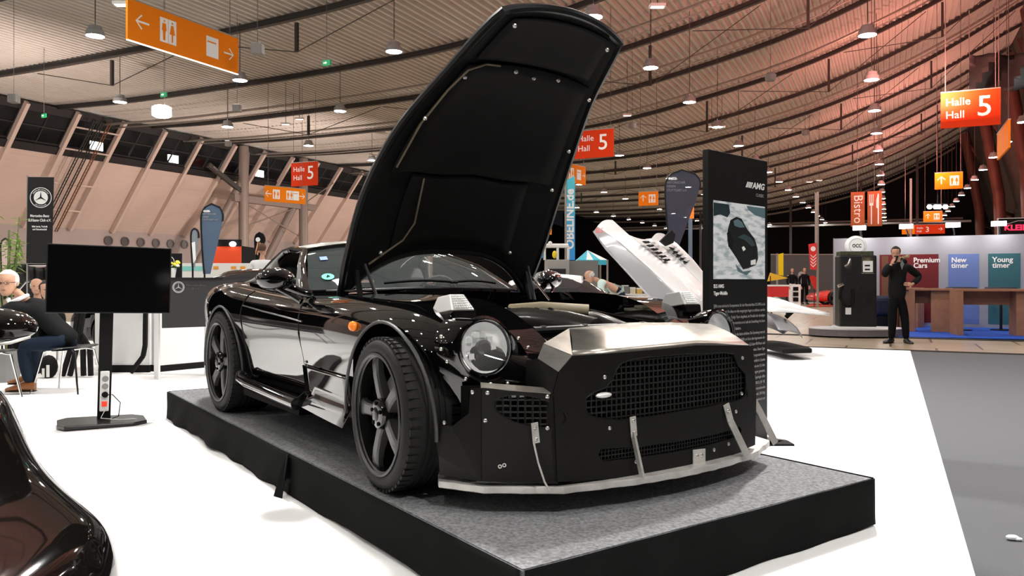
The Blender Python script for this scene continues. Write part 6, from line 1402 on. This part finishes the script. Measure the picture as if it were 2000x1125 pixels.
# ================================================================ OTHER CARS
MSIL = mat('silver_paint',(.72,.72,.72),.36,.35,coat=.3); MGLS = mat('car_glass_dark',(.02,.022,.025),.04,alpha=.88,spec=.8)
def simple_car(label, M, paint, wl=2.6, L=4.4, hw=.92, zb=.86, zr_=1.25, cab=(1.0,3.0), parts=None, name='sports_car'):
    T = thing(name, label, 'car', M); st = [(0,.72*hw,.62,.30),(.08,.86*hw,.80*zb,.26),(.5,.96*hw,.98*zb,.2),(1.2,1.0*hw,zb,.18),(2.0,.96*hw,.97*zb,.18),(3.0,.98*hw,.97*zb,.17),(3.6,.99*hw,.88*zb,.17),(4.1,.90*hw,.74*zb,.18),(4.35,.74*hw,.62*zb,.22),(4.42,.60*hw,.5*zb,.26)]
    rows = []
    for u,h,z,b in st:
        u *= L/4.42; Hh = z-b; half = [(0,b),(.9*h,b),(.97*h,b+.2*Hh),(h,b+.6*Hh),(.97*h,b+.86*Hh),(.85*h,z),(.5*h,z+.02),(0,z+.03)]
        rows.append([(u,-y,zz) for y,zz in half]+[(u,y,zz) for y,zz in half[-2:0:-1]])
    q = MB().grid(rows, closed=True); n = len(rows[0]); q.f.append(list(range(n))[::-1]); q.m.append(0); q.f.append([(len(rows)-1)*n+i for i in range(n)]); q.m.append(0)
    body = q.build('body', paint, T, smooth=True, sub=2); bake(body)
    wr0, wf0 = .85*L/4.42, (.85+wl)*L/4.42
    for uw in (wr0, wf0):
        c = MB(); c.lathe([(0,-hw-.3),(.37,-hw-.3),(.37,hw+.3),(0,hw+.3)],32,c=(uw,0,.33),ax='y'); boolean(body, c.build('cutter',MVOID,T))
    a,b = cab; hc = hw*.68
    q = MB(); R = []
    for u,z,w in ((a-.55,zb-.02,hc*1.0),(a-.1,zb+(zr_-zb)*.7,hc*.92),(a+.35,zr_-.01,hc*.86),(a+.8,zr_,hc*.86),(a+1.15,zr_-.04,hc*.88),(b-.0,zb-.01,hc*1.05)):
        R.append([(u,w*1.18*s,zb-.03) if abs(s) == 1 else (u,w*s*1.15,zb-.03+(z-zb+.03)*(1-abs(s)**3.5)) for s in (-1,-.97,-.85,-.6,-.3,0,.3,.6,.85,.97,1)])
    q.grid(R).build('glasshouse', MGLS, T, smooth=True, sub=1)
    R2 = [[(u,y*.86,z+.012) for (u,y,z) in r[2:-2]] for r in R[1:5]]
    MB().grid([R2[1],R2[2]] if False else R2[0:4]).build('roof_panel', paint, T, smooth=True, solid=.015, sub=1)
    for uw in (wr0, wf0):
        for sd in (-1,1):
            w = bpy.data.objects.new('wheel', None); COL.objects.link(w); w.parent = T; w.location = (uw, sd*(hw-.02), .33); w.rotation_euler = (0,0,0 if sd < 0 else math.pi)
            MB().lathe([(.24,.0),(.30,.0),(.33,.03),(.33,.2),(.24,.2)],32,ax='y').build('tyre',MTYRE,w,smooth=True); MB().lathe([(.245,.01),(.235,.03),(.23,.15)],28,ax='y').build('rim',CHR if paint is MSIL else MRIM,w)
            q = MB()
            for s5 in range(5): q.M = Matrix.Rotation(2*math.pi*s5/5,4,'Y'); q.box(0,.24,.02,.05,-.03,.03)
            q.build('spokes',CHR if paint is MSIL else MRIM,w)
    for sd in (-1,1):
        MB().ball((L-.22,sd*hw*.62,zb*.66),.10,.11,.06,12,8).build('headlamp',MLENS,T,smooth=True); MB().box(-.01,.02,sd*hw*.5-.12,sd*hw*.5+.12,zb*.62,zb*.70).build('tail_lamp',mat('tail_red',(.4,.01,.01),.3),T)
        MB().ball((b-.35,sd*(hw+.06),zb+.06),.07,.09,.05,10,6).build('mirror',paint,T,smooth=True)
    return T
# silver car behind, its front body shell tipped forward
Y = 12.6; k = Y/PXF
TC = simple_car('silver sports car behind the stage with its front shell tipped open', frame(Vector(((885-1000)/PXF*13.4,13.4,0)),(1,-.10,0)), MSIL, L=4.5, zb=.84, zr_=1.24, cab=(1.05,2.75))
def sx_(x): return (x-1000)/PXF*12.2
def sz_(y): return 1.15-(y-547)/PXF*12.2
SH = bpy.data.objects.new('front_shell', None); COL.objects.link(SH); SH.parent = TC; SH.matrix_parent_inverse = Matrix.Identity(4); SH.matrix_local = frame(Vector(((885-1000)/PXF*13.4,13.4,0)),(1,-.10,0)).inverted()
def slab3(name, lo, hi, ya, yb, m, th=.03, n=12, crown=.0):
    """panel spanning two picture-plane polylines at depths ya (near) and yb (far)"""
    R = []
    for j in range(n+1):
        t = j/n; row = []
        for (x0,y0),(x1,y1) in zip(lo,hi):
            yy = ya+(yb-ya)*t; p = Vector((sx_(x0+(x1-x0)*t),yy,sz_(y0+(y1-y0)*t))); p += Vector((-.35,0,.75))*crown*math.sin(t*math.pi); row.append(p)
        R.append(row)
    return MB().grid(R).build(name, m, SH, smooth=True, solid=th)
# near fender: side face with its shade put into a darker silver, bright top face, then central hood with louvres, then far fender
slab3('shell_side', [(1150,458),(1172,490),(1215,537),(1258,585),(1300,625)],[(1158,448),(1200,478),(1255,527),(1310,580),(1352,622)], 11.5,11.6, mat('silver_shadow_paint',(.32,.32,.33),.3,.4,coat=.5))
slab3('shell_top', [(1158,448),(1200,478),(1255,527),(1310,580),(1352,622)],[(1192,433),(1224,462),(1290,515),(1345,570),(1395,618)], 11.6,12.0, MSIL, crown=.05)
slab3('shell_hood', [(1224,462),(1250,485),(1290,518),(1345,570),(1395,618)],[(1288,462),(1318,486),(1352,516),(1400,566),(1440,610)], 12.0,12.9, MSIL, crown=-.05)
slab3('shell_fender', [(1288,462),(1318,486),(1352,516),(1400,566),(1440,610)],[(1322,450),(1350,470),(1385,505),(1425,555),(1470,605)], 12.9,13.3, MSIL, crown=.06)
MB().tube([Vector((sx_(x)+.02,12.3+i*.2,sz_(y)-.05)) for i,(x,y) in enumerate(((1228,470),(1245,476),(1262,478),(1280,474)))],.035,8).build('shell_edge',MATK,SH)
MB().prism([(sx_(1300),sz_(468)),(sx_(1312),sz_(478)),(sx_(1326),sz_(472)),(sx_(1330),sz_(455)),(sx_(1322),sz_(446))],12.6,12.75,'xz').build('inner_wheel_arch',MATK,SH)
def louvres(x0,y0,n,dx,dy,lx_,ly_,yy):
    for i in range(n):
        p = Vector((sx_(x0+dx*i)+.03,yy-.12+.02*i,sz_(y0+dy*i)+.03)); q_ = Vector((sx_(x0+dx*i+lx_)+.05,yy+.25+.02*i,sz_(y0+dy*i+ly_)+.05))
        MB().bar(p+Vector((-.03,0,.04)),q_+Vector((-.03,0,.04)),.055,.012,up=(.5,0,.8)).build('louvre',MATK,SH); MB().bar(p+Vector((-.0,0,.075)),q_+Vector((-.0,0,.075)),.035,.010,up=(.9,0,.4)).build('louvre_lip',MSIL,SH)
louvres(1252,484,6,8.3,6.8,16,-1,12.05); louvres(1325,490,5,8,7,17,2,12.95)
text('SLS',.10,mat('red_badge',(.7,.05,.04),.5),SH,sx_(1153),sz_(460),11.46,sx=.8)
MB().bar((sx_(1262),12.1,sz_(520)),(sx_(1300),12.4,sz_(566)),.10,.05).build('shell_stay',MATK,SH)
# nose of the same car at the right with its black splitter and a pale trailing edge
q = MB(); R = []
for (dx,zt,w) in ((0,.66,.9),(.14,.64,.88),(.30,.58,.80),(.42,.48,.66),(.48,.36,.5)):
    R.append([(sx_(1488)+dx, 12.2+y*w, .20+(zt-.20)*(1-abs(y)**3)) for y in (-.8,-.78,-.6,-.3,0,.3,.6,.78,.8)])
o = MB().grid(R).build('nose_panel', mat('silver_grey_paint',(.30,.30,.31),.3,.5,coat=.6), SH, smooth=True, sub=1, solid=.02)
MB().prism([(sx_(1490),11.3),(sx_(1548),11.4),(sx_(1556),11.7),(sx_(1556),12.6),(sx_(1540),12.9),(sx_(1490),12.9)],.10,.17).build('splitter',MATK,SH,bevel=.02)
R = []
for i,(x,y0,y1) in enumerate(((1470,578,604),(1495,580,606),(1520,586,606),(1545,595,608),(1572,603,610),(1590,607,611))):
    R.append([Vector((sx_(x),11.6+.9*j/5,sz_(y1+(y0-y1)*math.sin(j/5*math.pi)))) for j in range(6)])
MB().grid(R).build('raised_spoiler',MSIL,SH,smooth=True,solid=.03); MB().bar((sx_(1522),11.9,sz_(618)),(sx_(1535),11.9,sz_(606)),.06,.05).build('spoiler_strut',MATK,SH)
MB().ball((sx_(1541),11.75,sz_(633)),.06,.1,.05,10,6).build('fog_lamp',MLENS,SH)
# dark low car behind the flower counter
simple_car('dark sports coupe parked behind the black club counter', frame(Vector((-2.8,12.6,.0)),(-1,.1,0)), MPAINT, L=4.1, zb=1.05, zr_=1.32, cab=(.6,2.4), name='sports_coupe')
# distant red and green cars
simple_car('red sports car far away on a red carpet by the grey partition', frame(Vector(((1775-1000)/PXF*36,36,0)),(-1,.1,0)), mat('car_red',(.65,.03,.02),.3,coat=.6), zb=.75, zr_=1.1, cab=(1.2,3.2))
simple_car('green and white classic car far behind the tall board', frame(Vector(((1298-1000)/PXF*27,27,0)),(1,.0,0)), mat('car_green',(.02,.25,.10),.3,coat=.6), L=3.9, zb=.8, zr_=1.2, name='classic_car')
q = MB(); q.prism([tuple(Vector((((x-1000)/PXF)*Y_,Y_)))[:2] for x,Y_ in ((1575,34.6),(1660,34.6),(1660,38.5),(1585,38.5))],0,.015); tag(q.build('red_carpet',mat('carpet_red',(.5,.06,.03),.9)),'small red carpet under the distant red car','carpet')
T = thing('red_table','low table with red striped cloth far behind the silver car nose','table',Vector(((1522-1000)/PXF*25,25,0))); MB().box(-.3,.3,0,.5,.62,.95).build('cloth',mat('cloth_red',(.6,.03,.03),.7),T); MB().box(-.32,.32,-.01,.52,.95,1.0).build('top',WHT,T)
for sx in (-.26,.22): MB().box(sx,sx+.04,.0,.04,0,.62).build('leg',BLK,T)
T = thing('yellow_pennant','yellow pennant board far behind the tall board','sign',Vector(((1510-1000)/PXF*29,29,0))); MB().prism([(-.2,1.10),(.55,1.22),(-.1,1.42)],0,.05,'xz').build('board',mat('pennant_yellow',(.8,.5,.03),.5),T); MB().tube([(-.1,.02,0),(-.1,.02,1.3)],.03,6).build('post',BLK,T)
for x,Y_,zt,l in ((1594,46,6.2,'slender pale light pole in the far hall behind the red flag'),(1779,52,7.8,'slender pale light pole rising above the exhibition wall')):
    tag(MB().tube([(0,0,0),(0,0,zt)],.08,8).build('light_pole',MPIPE),l,'pole').location = ((x-1000)/PXF*Y_,Y_,0)
# ---- black car in the left foreground: wing and door mirror
FC = thing('black_foreground_car','glossy black car cut off at the lower left corner, closest to the camera','car',Vector((0,0,0)))
PR = [(x_+12,y_-3) for x_,y_ in [(232,1150),(226,1100),(217,1063),(203,1033),(180,1008),(150,985),(118,958),(88,930),(62,898),(42,860),(22,815),(2,770),(-25,742),(-80,722),(-180,708),(-420,700)]]
def fcp(i, Yv):
    x,y = PR[i]; p = Vector(((x-1000)/PXF*2.15,2.15,1.15-(y-547)/PXF*2.15)); dY = Yv-2.15
    if dY > 0: return Vector((p.x-.60*dY-.12*dY*dY, Yv, max(.18,p.z-.30*dY-.02*dY*dY)))
    return Vector((p.x-.10*dY*dY, Yv, max(.18,p.z-.06*dY*dY+.10*dY)))
R = []
for j in range(14):
    Yv = .75+.2*j; row = [fcp(i,Yv) for i in range(len(PR))]; row = [Vector((row[0].x-.02,Yv,.20))]+row; R.append(row)
MB().grid(R).build('body', mat('foreground_paint',(.006,.005,.0045),.06,coat=.5), FC, smooth=True, sub=1, solid=.01)
MB().tube([fcp(8,2.6)+Vector((.0,0,.01)),fcp(10,3.0)+Vector((0,0,.02)),fcp(12,3.4)+Vector((-.02,0,.06))],[.012,.012,.01],8).build('window_trim',CHR,FC,smooth=True)  # chrome tube stands in for a streak reflected in the black paint
R = []; c = Vector((-1.70,2.6,.995))
for (dx,ry,rz) in ((-.16,.05,.04),(-.12,.09,.058),(-.04,.105,.066),(.04,.10,.062),(.095,.075,.046),(.125,.04,.026),(.135,.01,.008)):
    R.append([c+Vector((dx,ry*math.cos(a),rz*math.sin(a) if math.sin(a) > 0 else rz*.9*math.sin(a))) for a in [2*math.pi*k/20 for k in range(20)]])
q = MB().grid(R, closed=True); q.f.append(list(range(20))[::-1]); q.m.append(0); q.f.append(list(range(120,140))); q.m.append(0)
m_ = q.build('door_mirror', mat('foreground_paint',(.006,.005,.0045),.06,coat=.5), FC, smooth=True)
MB().tube([c+Vector((-.16,-.06,-.055)),c+Vector((0,-.085,-.058)),c+Vector((.09,-.05,-.045)),c+Vector((.12,0,-.03))],.006,8).build('mirror_lip',MALU,m_,smooth=True)
MB().tube([c+Vector((-.10,0,-.04)),c+Vector((-.25,.02,-.10)),c+Vector((-.45,.04,-.16))],[.03,.025,.03],8).build('mirror_arm',MATK,m_)
